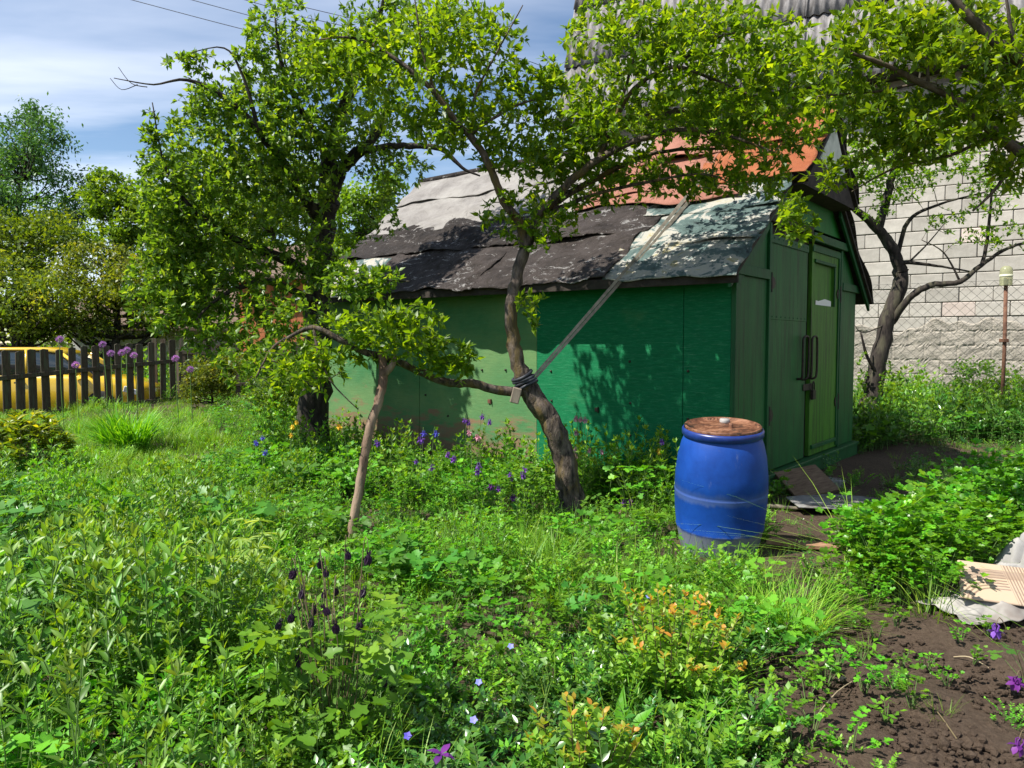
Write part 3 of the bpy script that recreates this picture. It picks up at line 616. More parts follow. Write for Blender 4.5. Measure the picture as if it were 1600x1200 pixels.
# ------------------------------------------------------------------ rumpled cloth and patterned board at the right edge
def cloth(name, label, c, sx, sy, hgt, seed, mat, rz=0):
    g = np.random.default_rng(seed); N = 56; ph = g.uniform(0, 6.28, (9, 3)); fr = g.uniform(2.5, 9, (9, 2)); vs = []
    for a in range(N + 1):
        for q in range(N + 1):
            x, y = (a / N - .5), (q / N - .5); r = math.hypot(x, y) * 2
            rim = (1.0 / max(abs(math.cos(math.atan2(y, x))), abs(math.sin(math.atan2(y, x))))) ** -.75 * (1 + .08 * math.sin(math.atan2(y, x) * 5 + ph[0][0]) + .05 * math.sin(math.atan2(y, x) * 11 + ph[1][0]))
            h = sum(math.sin(fr[k][0] * x * 2 + fr[k][1] * y * 2 + ph[k][0] + 1.4 * math.sin(5 * x + ph[k][1])) ** 2 / (k * .4 + 1.2) for k in range(9)) / 3.2
            z = hgt * (h * .75 + .35 * max(0, 1 - r)) * max(.0, min(1, 1.35 - r)) + .006
            vs.append((x * sx * rim, y * sy * rim, z))
    me = bpy.data.meshes.new(name); k = N + 1; me.from_pydata(vs, [], [(a * k + q, (a + 1) * k + q, (a + 1) * k + q + 1, a * k + q + 1) for a in range(N) for q in range(N)])
    me.materials.append(mat); me.polygons.foreach_set('use_smooth', [True] * len(me.polygons)); me.update()
    o = link(bpy.data.objects.new(name, me)); o.location = c; o.rotation_euler = (0, 0, rz); so = o.modifiers.new('thick', 'SOLIDIFY'); so.thickness = .004; so.offset = 1
    return tag(o, label, 'cloth')
CLO = pm('grey_cloth', (.27, .26, .245), (.37, .355, .335), 6, .95, .3, .004, c3=(.21, .2, .19)); CLO2 = pm('grey_cloth_dirty', (.24, .225, .205), (.36, .34, .31), 8, .95, .35, .004, c3=(.17, .14, .12))
cloth('crumpled_cloth', 'crumpled dirty grey cloth spread on the soil under the striped board', G(1562, 952), .74, .46, .13, 3, CLO2, .15)
cloth('bunched_sheet', 'pale grey sheet bunched up behind the striped board at the right edge', G(1612, 926), .50, .36, .36, 8, CLO, -.3)
m, n, l, b, o = nmat('striped_board_print')
t = n.new('ShaderNodeTexCoord'); s = n.new('ShaderNodeSeparateXYZ'); l.new(t.outputs['Object'], s.inputs[0])
xx = mth(n, l, 'ADD', s.outputs[0], .02); yy = mth(n, l, 'ADD', s.outputs[1], .18)
xl = mth(n, l, 'MINIMUM', xx, 0.0)
rad = mth(n, l, 'SQRT', mth(n, l, 'ADD', mth(n, l, 'MULTIPLY', xl, xl), mth(n, l, 'MULTIPLY', mth(n, l, 'MAXIMUM', yy, 0.0), mth(n, l, 'MAXIMUM', yy, 0.0))))
arc = mth(n, l, 'MULTIPLY', mth(n, l, 'GREATER_THAN', mth(n, l, 'SINE', mth(n, l, 'MULTIPLY', rad, 330.0)), .15), mth(n, l, 'MULTIPLY', mth(n, l, 'GREATER_THAN', rad, .13), mth(n, l, 'LESS_THAN', rad, .27)))
arc = mth(n, l, 'MULTIPLY', arc, mth(n, l, 'LESS_THAN', s.outputs[0], .06))
stp = mth(n, l, 'MULTIPLY', mth(n, l, 'GREATER_THAN', mth(n, l, 'SINE', mth(n, l, 'MULTIPLY', s.outputs[0], 420.0)), .0), mth(n, l, 'MULTIPLY', mth(n, l, 'GREATER_THAN', s.outputs[0], .065), mth(n, l, 'LESS_THAN', s.outputs[0], .17)))
arc2 = mth(n, l, 'MULTIPLY', mth(n, l, 'MULTIPLY', mth(n, l, 'GREATER_THAN', rad, .21), mth(n, l, 'LESS_THAN', rad, .27)), .6)
fac = mth(n, l, 'MINIMUM', mth(n, l, 'MAXIMUM', mth(n, l, 'MAXIMUM', arc, arc2), stp), 1.0)
c = mixc(n, l, mth(n, l, 'MULTIPLY', fac, .8), (.42, .31, .21), (.15, .095, .065)); l.new(mixc(n, l, ramp(n, l, noise_(n, l, coords(n, l), 9, 6), [(.4, 0), (.8, .35)]), c, (.37, .30, .24)), b.inputs['Base Color']); b.inputs['Roughness'].default_value = .75
c = G(1560, 966)
rag_board('striped_board', 'beige board with printed brown stripes and an arc lying on grey cloth', 'board', (c[0] + .04, c[1] + .10, c[2] + .14), [(-.20, -.125), (.34, -.145), (.36, .125), (-.14, .14)], .012, R(-9), (R(30), R(4)), MATS['striped_board_print'])

# ------------------------------------------------------------------ chain-link fence in front of the block wall
FU = -BU; F0 = BP + BN * 2.3
fpost = lambda x: F0 + FU * x
def fhit(u, v):
    d = ray(u, v); t = ((F0 - CAMP) @ BN) / (d @ BN); p = CAMP + d * t - F0; return p @ FU, p[2]
xp, zp = fhit(1572, 432); xw0 = fhit(1300, 500)[0]; HF = fhit(1450, 442)[1]
cl = thing('chain_link_fence', 'rusty chain link fence strung in front of the pale block wall', 'fence', F0, math.atan2(FU[1], FU[0]))
WIRE = pm('galvanised_wire', (.10, .10, .09), (.20, .19, .17), 30, .6, .1, .002, metal=.5)
A, B_, C_ = [], [], []
pit = .17; W = xp + 3.5 - xw0
for k in range(int((W + HF) / pit) + 1):
    for sgn in (1, -1):
        x0 = xw0 - (HF if sgn > 0 else 0) + k * pit; z0, z1 = 0.05, HF
        xa, xb = (x0, x0 + HF - .05) if sgn > 0 else (x0, x0 - HF + .05)
        if sgn < 0: xa, xb = x0, x0 - (HF - .05)
        pa, pb = np.array((xa, .006 * sgn, z0)), np.array((xb, .006 * sgn, z1))
        t0, t1 = 0, 1; dx = xb - xa
        lo, hi = sorted(((xw0 - xa) / dx, (xw0 + W - xa) / dx)); t0, t1 = max(t0, lo), min(t1, hi)
        if t1 - t0 < .05: continue
        A.append(pa + (pb - pa) * t0); C_.append(pa + (pb - pa) * t1); B_.append((A[-1] + C_[-1]) / 2)
A, B_, C_ = map(np.array, (A, B_, C_)); r = np.full(len(A), .0035)
tag(Geo().add(*multi_tube(A, B_, C_, r, r, 3)).obj('wire_mesh', WIRE, cl), kind='stuff')
for z in (.08, HF): MB().tube([(xw0, 0, z), (xw0 + W, 0, z)], .005, 5).build('tension_wire', WIRE, cl)
for x in (xw0, xp + 3.4): MB().tube([(x, .05, 0), (x, .05, HF + .05)], .035, 8).build('post', IRON, cl)
RPOST = pm('rusty_pipe', (.07, .032, .02), (.15, .075, .045), 20, .85, .4, .004)
pp = thing('fence_post', 'thin rusty pipe post standing at the chain link fence right of the tree', 'post', fpost(xp) + BN * .06)
MB().tube([(0, 0, 0), (.015, 0, zp * .5), (0, 0, zp - .03)], .032, 10).build('pipe', RPOST, pp, smooth=True)
MB().box(-.05, .05, -.06, .06, zp * .55, zp * .55 + .06).build('bracket', RPOST, pp, bevel=.004)
m, n, l, b, o = nmat('clear_plastic'); b.inputs['Base Color'].default_value = (.66, .68, .42, 1); b.inputs['Roughness'].default_value = .25; b.inputs['Transmission Weight'].default_value = .75; b.inputs['IOR'].default_value = 1.2
bt = thing('plastic_bottle', 'upside down clear plastic bottle put over the top of the rusty post', 'bottle', fpost(xp) + BN * .06 + np.array((0, 0, zp - .16)))
MB().lathe([(.095, .0), (.10, .03), (.097, .05), (.10, .07), (.10, .12), (.097, .14), (.10, .16), (.10, .24), (.09, .30), (.05, .335), (.0, .34)], 20).build('bottle_body', MATS['clear_plastic'], bt, smooth=True)
MB().lathe([(.104, .155), (.104, .19), (.1015, .19)], 20).build('label_band', plain('label_film', (.5, .5, .35), .5), bt, smooth=True)

# ------------------------------------------------------------------ picket fence, yellow car and what stands beyond
PICK = pm('picket_wood', (.035, .026, .018), (.085, .065, .045), 12, .95, .5, .006, (6, 6, .6), (.07, .075, .05))
def picket_fence(label, a, b_, pix, tops, bots, rails, posts, seed, pw=.15):
    a = np.array(a, float); b_ = np.array(b_, float); g = np.random.default_rng(seed)
    t = thing('picket_fence', label, 'fence', (a[0], a[1], float(terr(a[0], a[1]))), 0); o0 = np.array(t.location)
    d = (b_ - a); L = np.hypot(d[0], d[1]); dd = np.array((d[0] / L, d[1] / L, 0)); nnn = np.array((dd[1], -dd[0], 0))
    if nnn[1] > 0: nnn = -nnn
    M3 = Matrix(((dd[0], nnn[0], 0), (dd[1], nnn[1], 0), (0, 0, 1)))
    def f(u): # fraction along the fence for a pixel column
        r = (u - 800) / FPX; return (r * a[1] - a[0]) / (d[0] - r * d[1])
    def zat(arr, s, depth): return CAM_H + (535 - (arr[0] + (arr[1] - arr[0]) * s)) / FPX * depth
    for u in pix:
        s = f(u); p = a + d * s; dep = p[1]; z1 = zat(tops, s, dep) + g.uniform(-.03, .03); z0 = float(terr(p[0], p[1])) + .03
        lean = g.uniform(-.02, .02); mb = MB(); w = pw * g.uniform(.9, 1.1) / 2
        mb.prism([(-w, z0), (w, z0), (w + lean, z1), (lean - w * .3, z1 + .012), (lean - w, z1 - .01)], lambda q, sd: np.array((p[0], p[1], 0)) + dd * q[0] + nnn * (.022 + .022 * sd) + np.array((0, 0, q[1])))
        mb.build('picket', PICK, t, bevel=.003, origin=o0)
    for (ra, rb, s0, s1) in rails:
        mb = MB(); pa, pb = a + d * s0, a + d * s1
        za, zb = zat((ra, rb), s0, pa[1]), zat((ra, rb), s1, pb[1])
        mb.prism([(0, -.04), (1, -.04), (1, .04), (0, .04)], lambda q, sd: np.array((*(pa + (pb - pa) * q[0])[:2], za + (zb - za) * q[0] + q[1])) + nnn * (.046 + .035 * sd))
        mb.build('rail', PICK, t, bevel=.004, origin=o0)
    for (u, topv) in posts:
        s = f(u); p = a + d * s; z1 = CAM_H + (535 - topv) / FPX * p[1]; z0 = float(terr(p[0], p[1])) - .05
        mb = MB(); mb.prism([(-.06, z0), (.06, z0), (.05, z1), (-.05, z1)], lambda q, sd: np.array((p[0], p[1], 0)) + dd * q[0] + nnn * (-.03 + .10 * sd) * 1.0 + np.array((0, 0, q[1]))); mb.build('post', PICK, t, bevel=.006, origin=o0)
    return t
fa, fb = P(-60, 600, 12.6), P(277, 600, 16.6)
picket_fence('dark weathered picket fence in front of the yellow car', fa[:2], fb[:2], [-58, -36, -14, 7, 28, 48, 69, 90, 110, 129, 149, 166, 183, 201, 217, 235, 252, 268], (554, 532), (658, 624), [(597, 563, 0, 1.0), (660, 622, 0, 1.0)], [(279, 549)], 5)
fa2, fb2 = P(268, 600, 17.2), P(560, 600, 17.6)
picket_fence('dark picket fence half hidden behind the shrubs and old tree', fa2[:2], fb2[:2], [243, 255, 286, 300, 318, 336, 352, 372, 392, 410, 428, 446, 463, 482, 500, 520], (530, 540), (624, 620), [(550, 556, 0, 1), (600, 600, 0, 1)], [(288, 522), (470, 530)], 6, .11)
# car: axes x forward (to the right in the photo), built as a lofted body
YEL = plain('yellow_car_paint', (.62, .40, .015), .25, 0, .6); MATS['yellow_car_paint'].node_tree.nodes['Principled BSDF'].inputs['Coat Weight'].default_value = .5
GLS = plain('car_glass', (.02, .03, .035), .06, 0, .9); TYRE = plain('tyre_rubber', (.015, .015, .015), .85); RIMM = plain('rim_silver', (.45, .45, .46), .35, .8); LAMP = plain('lamp_glass', (.65, .68, .72), .1, 0, .8); BLK = plain('black_plastic', (.015, .015, .016), .5)
cc = P(82, 560, 16.4); cz = float(terr(cc[0], cc[1]))
car = thing('parked_car', 'yellow hatchback car parked behind the picket fence', 'car', (cc[0], cc[1], cz), R(6))
def loft(sections, name, mat, par):   # sections: (x, [(y,z)...])
    mb = MB(); k = len(sections[0][1]); 
    for x, pr in sections: mb.v += [(x, y, z) for y, z in pr]
    for i in range(len(sections) - 1):
        for j in range(k): mb.f.append((i * k + j, i * k + (j + 1) % k, (i + 1) * k + (j + 1) % k, (i + 1) * k + j))
    mb.f.append(tuple(range(k))[::-1]); mb.f.append(tuple((len(sections) - 1) * k + j for j in range(k)))
    return mb.build(name, mat, par, smooth=True)
def bsec(w, z0, zs, zt): return [(-w * .92, z0), (-w, z0 + .12), (-w, zs), (-w * .93, zt), (0, zt + .03), (w * .93, zt), (w, zs), (w, z0 + .12), (w * .92, z0)]
body = loft([(-1.95, bsec(.70, .35, .75, .88)), (-1.8, bsec(.80, .22, .80, .95)), (-1.0, bsec(.84, .20, .84, .97)), (.4, bsec(.85, .20, .84, .96)), (1.0, bsec(.85, .20, .82, .93)), (1.6, bsec(.83, .21, .72, .82)), (1.95, bsec(.76, .24, .62, .70)), (2.08, bsec(.62, .32, .52, .58))], 'body', YEL, car)
def csec(w, wt, z0, z1): return [(-w, z0), (-wt, z1), (0, z1 + .03), (wt, z1), (w, z0)]
loft([(-1.85, csec(.74, .60, .92, 1.02)), (-1.55, csec(.78, .60, .94, 1.38)), (-.9, csec(.80, .62, .95, 1.46)), (0.0, csec(.80, .62, .94, 1.46)), (.55, csec(.79, .62, .93, 1.34)), (1.15, csec(.76, .66, .90, .96))], 'cabin_glass', GLS, car)
loft([(-1.62, [(-.60, 1.39), (-.5, 1.43), (.5, 1.43), (.60, 1.39)]), (-.9, [(-.645, 1.455), (-.5, 1.51), (.5, 1.51), (.645, 1.455)]), (.05, [(-.645, 1.45), (-.5, 1.505), (.5, 1.505), (.645, 1.45)]), (.5, [(-.625, 1.365), (-.5, 1.40), (.5, 1.40), (.625, 1.365)])], 'roof', YEL, car)
for y in (-1, 1):
    for (xa, za, xb, zb) in ((1.12, .93, .5, 1.37), (-.15, .94, -.2, 1.46), (-1.15, .94, -1.2, 1.44), (-1.82, .94, -1.6, 1.4)):
        MB().tube([(xa, y * .80, za), ((xa + xb) / 2, y * .725, (za + zb) / 2), (xb, y * .64, zb)], .035, 6).build('pillar', YEL, car, smooth=True)
    for x in (-1.25, 1.3):
        w = MB().lathe([(.19, -.09), (.29, -.09), (.31, -.06), (.31, .06), (.29, .09), (.19, .09)], 28).build('wheel', TYRE, car, smooth=True); w.rotation_euler = (R(90), 0, 0); w.location = (x, y * .78, .31)
        MB().lathe([(.0, .06 * -y), (.05, .075 * -y), (.17, .07 * -y), (.195, .092 * -y), (.195, -.08 * -y)], 28).build('rim', RIMM, w, smooth=True)
    hl = MB(); hl.prism([(1.72, .60), (2.0, .52), (2.0, .62), (1.76, .72)], lambda p, s: (p[0], y * (.66 + .16 * s) - (y * .06 if p[0] > 1.9 else 0), p[1])); hl.build('headlight', LAMP, car, bevel=.01)
    MB().box(.75, .95, y * .86, y * 1.02, .94, 1.08).build('side_mirror', YEL, car, bevel=.03)
    MB().box(-.35, -.15, y * .85, y * .87, .78, .81).build('door_handle', BLK, car)
MB().box(2.0, 2.1, -.5, .5, .30, .42).build('grille', BLK, car, bevel=.02)

WHT = pm('whitewashed_wall', (.55, .55, .52), (.70, .70, .67), 4, .9, .2, .01); TERRA = pm('orange_brown_boards', (.30, .09, .035), (.42, .15, .06), 6, .85, .4, .005, (1, 1, .1)); RBRN = pm('brown_roofing', (.10, .07, .05), (.17, .12, .09), 8, .9, .4, .01)
def cottage(name, label, u0, u1, depth, zw, zr, mat, rmat, boards=False, rz=0.0, deep=3.5, win=None):
    a, b_ = P(u0, 535, depth), P(u1, 535, depth); w = b_[0] - a[0]; c = (a + b_) / 2
    h = thing(name, label, 'building', (c[0], c[1], float(terr(c[0], c[1])) - .02), rz)
    if boards:
        k = int(w / .16)
        for i in range(k): MB().box(-w / 2 + i * w / k, -w / 2 + (i + 1) * w / k - .008, -.012 - .006 * (i % 2), .02, .1, zw).build('board', mat, h)
        MB().box(-w / 2, w / 2, .021, deep, .05, zw - .005).build('wall', mat, h)
    else: MB().box(-w / 2, w / 2, 0, deep, 0, zw).build('wall', mat, h, bevel=.01)
    if win:
        for (x, z) in win:
            f = MB(); f.box(x - .4, x + .4, -.05, .01, z - .45, z - .39); f.box(x - .4, x + .4, -.05, .01, z + .39, z + .45); f.box(x - .4, x - .34, -.05, .01, z - .39, z + .39); f.box(x + .34, x + .4, -.05, .01, z - .39, z + .39); f.box(x - .02, x + .02, -.04, .01, z - .39, z + .39)
            f = f.build('window', PALE, h); MB().box(x - .34, x + .34, -.012, -.004, z - .39, z + .39).build('pane', GLS, f)
    r = MB(); r.prism([(-.35, zw - .12), (deep / 2, zr), (deep + .35, zw - .12), (deep + .35, zw - .04), (deep / 2, zr + .09), (-.35, zw - .04)], lambda p, s: (-w / 2 - .25 + (w + .5) * s, p[0], p[1])); r.build('roof', rmat, h)
    for s in (0, 1):
        g = MB(); g.prism([(.02, zw - .06), (deep - .02, zw - .06), (deep / 2, zr - .03)], lambda p, q: ((-w / 2 + .02 if s == 0 else w / 2 - .05) + .03 * q, p[0], p[1])); g.build('gable', mat, h)
    return h
cottage('garden_house', 'low whitewashed garden house with brown roof behind the picket fence', 120, 385, 23, 2.1, 3.3, WHT, RBRN, False, R(5), 4, [(-1.6, 1.3), (1.4, 1.3)])
cottage('timber_hut', 'orange brown timber hut half hidden behind the old tree left of the shed', 372, 478, 19.0, 2.9, 3.7, TERRA, RBRN, True, R(-8), 2.5)

# ------------------------------------------------------------------ overhead wires
WB = plain('wire_black', (.03, .03, .035), .6)
for (pts, lab, dep) in [([(-500, -190), (210, 1), (420, 56), (800, 153), (1050, 215)], 'lowest overhead wire crossing the sky above the old tree', 24),
                  ([(-400, -220), (380, -1), (455, 22), (785, 96), (890, 126), (1100, 180)], 'upper overhead wire of the pair at the top left, running behind the tree', 25),
                  ([(-300, -200), (390, -12), (470, 10), (785, 84), (890, 117), (1100, 165)], 'topmost overhead wire against the sky left of the grey roof', 25.5),
                  ([(-380, -190), (300, 0), (600, 78), (780, 118), (885, 142), (1100, 190)], 'middle overhead wire between the pair and the lowest wire', 24.5)]:
    q = np.array([P(u, v_, dep) for u, v_ in pts]); q = smooth_line(q, 6)
    o = Geo().add(*tube_arr(q, np.full(len(q), .011), 5)).obj('overhead_wire', WB, None, q[0]); o.location = q[0]; tag(o, lab, 'wire', 'overhead wires')
# ------------------------------------------------------------------ trees
def grow(name, label, cat, limbs, blobs, leaf_mat, bark, leaf_len=.055, leaf_ratio=.5, nper=(3, 5), twig_r=.004, seed=1, tipcol=0.0, droop=.15, group=None, dens=2.1):
    """limbs: lists of (u, v, depth, radius); the first is the trunk. blobs: (u, v, ru, rv, depth, rdepth, n)."""
    g = np.random.default_rng(seed); lines = []
    for li in limbs:
        a = np.array(li, float); q = np.concatenate([P(a[:, 0], a[:, 1], a[:, 2]), a[:, 3:4]], 1); q = smooth_line(q, 5)
        w = g.normal(0, 1, (len(q), 3)) * q[:, 3:4] * .10; w[0] = 0; q[:, :3] += w; lines.append(q)
    base = lines[0][0, :3].copy(); base[2] = float(terr(base[0], base[1])); lines[0][0, 2] = base[2] - .06
    t = thing(name, label, cat, base, 0, group)
    for k, q in enumerate(lines):
        sides = 12 if q[0, 3] > .05 else 8 if q[0, 3] > .02 else 6
        Geo().add(*tube_arr(q[:, :3], np.maximum(q[:, 3], .003), sides, True, .10, seed + k)).obj('trunk' if k == 0 else 'limb', bark, t, base)
    nodes = np.concatenate([q[2:, :3] for q in lines[1:]] + [lines[0][len(lines[0]) // 2:, :3]]); nr = np.concatenate([q[2:, 3] for q in lines[1:]] + [lines[0][len(lines[0]) // 2:, 3]])
    cen = []
    for (u, v, ru, rv_, dep, rd, n) in blobs:
        n = int(n * dens); q = g.normal(size=(n, 3)); q = q / np.linalg.norm(q, axis=1, keepdims=True) * g.uniform(0, 1, (n, 1)) ** .42
        cen.append(P(u + q[:, 0] * ru, v + q[:, 1] * rv_, dep + q[:, 2] * rd))
    cen = np.concatenate(cen)
    dist = np.min(np.linalg.norm(cen[:, None] - nodes[None, ::3], axis=2), 1); cen = cen[np.argsort(dist)]
    allp = np.empty((len(nodes) + 3 * len(cen), 3)); allr = np.empty(len(allp)); allp[:len(nodes)] = nodes; allr[:len(nodes)] = nr; m = len(nodes)
    A, B_, C_, ra, rb = [], [], [], [], []
    for c in cen:
        dd = np.linalg.norm(allp[:m] - c, axis=1); pen = dd + .10 * (allp[:m, 2] > c[2] + .1)
        j = int(np.argmin(pen)); a = allp[j]; L = dd[j]
        mid = (a + c) / 2 + g.normal(0, .10, 3) * L + np.array((0, 0, .10 * L))
        r0 = min(allr[j] * .75, twig_r * (1 + 1.6 * L)); A.append(a); B_.append(mid); C_.append(c); ra.append(r0); rb.append(max(r0 * .5, .0016))
        allp[m] = c; allp[m + 1] = mid; allp[m + 2] = mid * .5 + c * .5; allr[m:m + 3] = (rb[-1], r0 * .8, r0 * .6); m += 3
    A, B_, C_, ra, rb = map(np.array, (A, B_, C_, ra, rb))
    tag(Geo().add(*multi_tube(A, B_, C_, ra, rb, 4)).obj('twigs', BARKG, t, base), kind='stuff')
    # leaves in tufts along each twig and at its tip
    L = np.linalg.norm(C_ - A, axis=1); bp, bd, bn, sc = [], [], [], []
    for i in range(len(A)):
        ln = min(L[i], .45); k = max(2, int(ln / .06)); s = 1 - np.arange(k) * (ln / max(L[i], .01)) / k * .9
        axis = nrm(C_[i] - B_[i])
        for q in s:
            p = (1 - q) ** 2 * A[i] + 2 * q * (1 - q) * B_[i] + q * q * C_[i]
            n = int(g.integers(nper[0], nper[1] + 1)) + (2 if q == s[0] else 0)
            r_ = nrm(g.normal(size=(n, 3))); d = nrm(axis * .55 + r_ * .85 + np.array((0, 0, .42 - droop)))
            bp.append(p + g.normal(0, .006, (n, 3))); bd.append(d); bn.append(nrm(np.array((0, 0, 1.)) + g.normal(0, .5, (n, 3)))); sc.append(g.uniform(.55, 1.15, n) * (1.0 if q == s[0] else .85))
    bp, bd, bn, sc = np.concatenate(bp), np.concatenate(bd), np.concatenate(bn), np.concatenate(sc)
    v, f = leaves(T5, bp, bd, bn, leaf_len * sc, leaf_len * leaf_ratio * sc * g.uniform(.8, 1.2, len(sc)))
    tint = np.clip(g.beta(2, 2.2, len(bp)) + tipcol, 0, 1)
    tag(Geo().add(v, f, 0, np.repeat(tint, 5)).obj('foliage', leaf_mat, t, base), kind='stuff')
    return t, len(bp)

print('plum', grow('plum_tree', 'crooked plum tree in front of the green shed, its trunk strapped to the roof', 'tree', [
    [(898, 818, 6.05, .125), (893, 780, 6.05, .105), (884, 725, 6.03, .092), (864, 668, 6.0, .084), (838, 627, 6.0, .082), (812, 580, 6.0, .064), (801, 530, 6.0, .052), (799, 480, 6.02, .047), (808, 430, 6.05, .047), (820, 388, 6.05, .043)],
    [(820, 392, 6.05, .042), (812, 350, 6.05, .036), (787, 315, 6.0, .033), (769, 270, 5.95, .030), (745, 225, 5.9, .027), (710, 188, 5.85, .024), (681, 147, 5.8, .021), (625, 97, 5.75, .016), (556, 60, 5.7, .010), (500, 62, 5.65, .006)],
    [(820, 392, 6.05, .042), (838, 345, 6.05, .036), (860, 315, 6.0, .033), (900, 275, 5.9, .030), (950, 240, 5.8, .026), (1010, 214, 5.7, .021), (1070, 202, 5.6, .017), (1140, 213, 5.5, .012), (1210, 238, 5.4, .006)],
    [(855, 325, 6.05, .028), (920, 285, 6.1, .023), (1000, 247, 6.15, .018), (1060, 234, 6.2, .014), (1180, 232, 6.3, .008)],
    [(862, 330, 6.05, .020), (940, 301, 6.1, .016), (1030, 281, 6.0, .012), (1100, 272, 5.9, .008), (1150, 290, 5.8, .005)],
    [(935, 250, 5.83, .022), (960, 190, 5.85, .020), (990, 140, 5.8, .017), (1050, 105, 5.7, .014), (1110, 122, 5.6, .010), (1180, 152, 5.5, .005)],
    [(960, 190, 5.85, .014), (985, 110, 5.75, .011), (1000, 40, 5.7, .008), (1010, -30, 5.6, .005)],
    [(1050, 105, 5.7, .010), (1120, 60, 5.6, .008), (1200, 40, 5.5, .005)],
    [(737, 208, 5.88, .016), (770, 185, 5.9, .012), (812, 163, 5.95, .009), (860, 150, 6.0, .005)],
    [(737, 208, 5.88, .014), (742, 150, 5.85, .011), (775, 85, 5.8, .008), (817, 8, 5.75, .004)],
    [(681, 147, 5.8, .014), (660, 80, 5.75, .010), (650, 10, 5.7, .006), (640, -40, 5.7, .004)],
    [(826, 612, 6.0, .042), (790, 611, 5.95, .036), (740, 600, 5.85, .033), (705, 599, 5.78, .031), (660, 583, 5.7, .029), (620, 566, 5.6, .027), (570, 549, 5.55, .025), (530, 530, 5.5, .021), (490, 512, 5.5, .018), (455, 525, 5.5, .013), (425, 545, 5.5, .010), (400, 590, 5.45, .006)],
    [(490, 512, 5.5, .012), (500, 560, 5.45, .009), (520, 600, 5.4, .006), (560, 640, 5.4, .004)]],
    [(1050, 165, 180, 100, 6.15, .85, 175), (1180, 190, 120, 80, 5.9, .8, 100), (930, 200, 65, 60, 5.9, .35, 46), (1000, 50, 125, 75, 5.7, .5, 80), (1130, 60, 120, 75, 5.6, .5, 75), (1230, 110, 70, 95, 5.4, .4, 50),
     (850, 150, 38, 62, 5.95, .2, 26), (855, 250, 55, 38, 5.95, .25, 16), (1170, 285, 90, 28, 6.0, .5, 26), (1245, 345, 32, 50, 5.3, .2, 12), (950, 265, 105, 34, 6.25, .4, 46), (1060, 285, 70, 26, 6.3, .35, 26), (880, 330, 60, 40, 6.0, .2, 10), (840, 235, 85, 60, 6.35, .45, 46), (770, 170, 55, 60, 6.4, .4, 26), (940, 300, 80, 30, 6.55, .2, 16), (900, 130, 60, 50, 6.4, .3, 14), (835, 330, 60, 40, 6.5, .25, 14), (700, 210, 60, 40, 6.6, .3, 16),
     (640, 120, 135, 85, 6.1, .75, 105), (700, 45, 105, 60, 6.1, .7, 76), (535, 85, 85, 65, 5.8, .4, 52), (700, 195, 70, 45, 5.9, .3, 34), (800, 110, 24, 85, 5.8, .2, 13), (780, 235, 45, 40, 6, .2, 11), (800, 330, 55, 50, 6, .2, 12), (845, 365, 40, 40, 6, .2, 9),
     (605, 520, 105, 52, 5.5, .25, 58), (690, 560, 55, 32, 5.6, .2, 16), (480, 570, 80, 50, 5.5, .3, 32), (725, 570, 26, 30, 5.7, .15, 5), (830, 490, 22, 50, 5.9, .1, 5)],
    L_PLUM, BARK, .074, .48, (3, 5), .004, 11, dens=2.8))
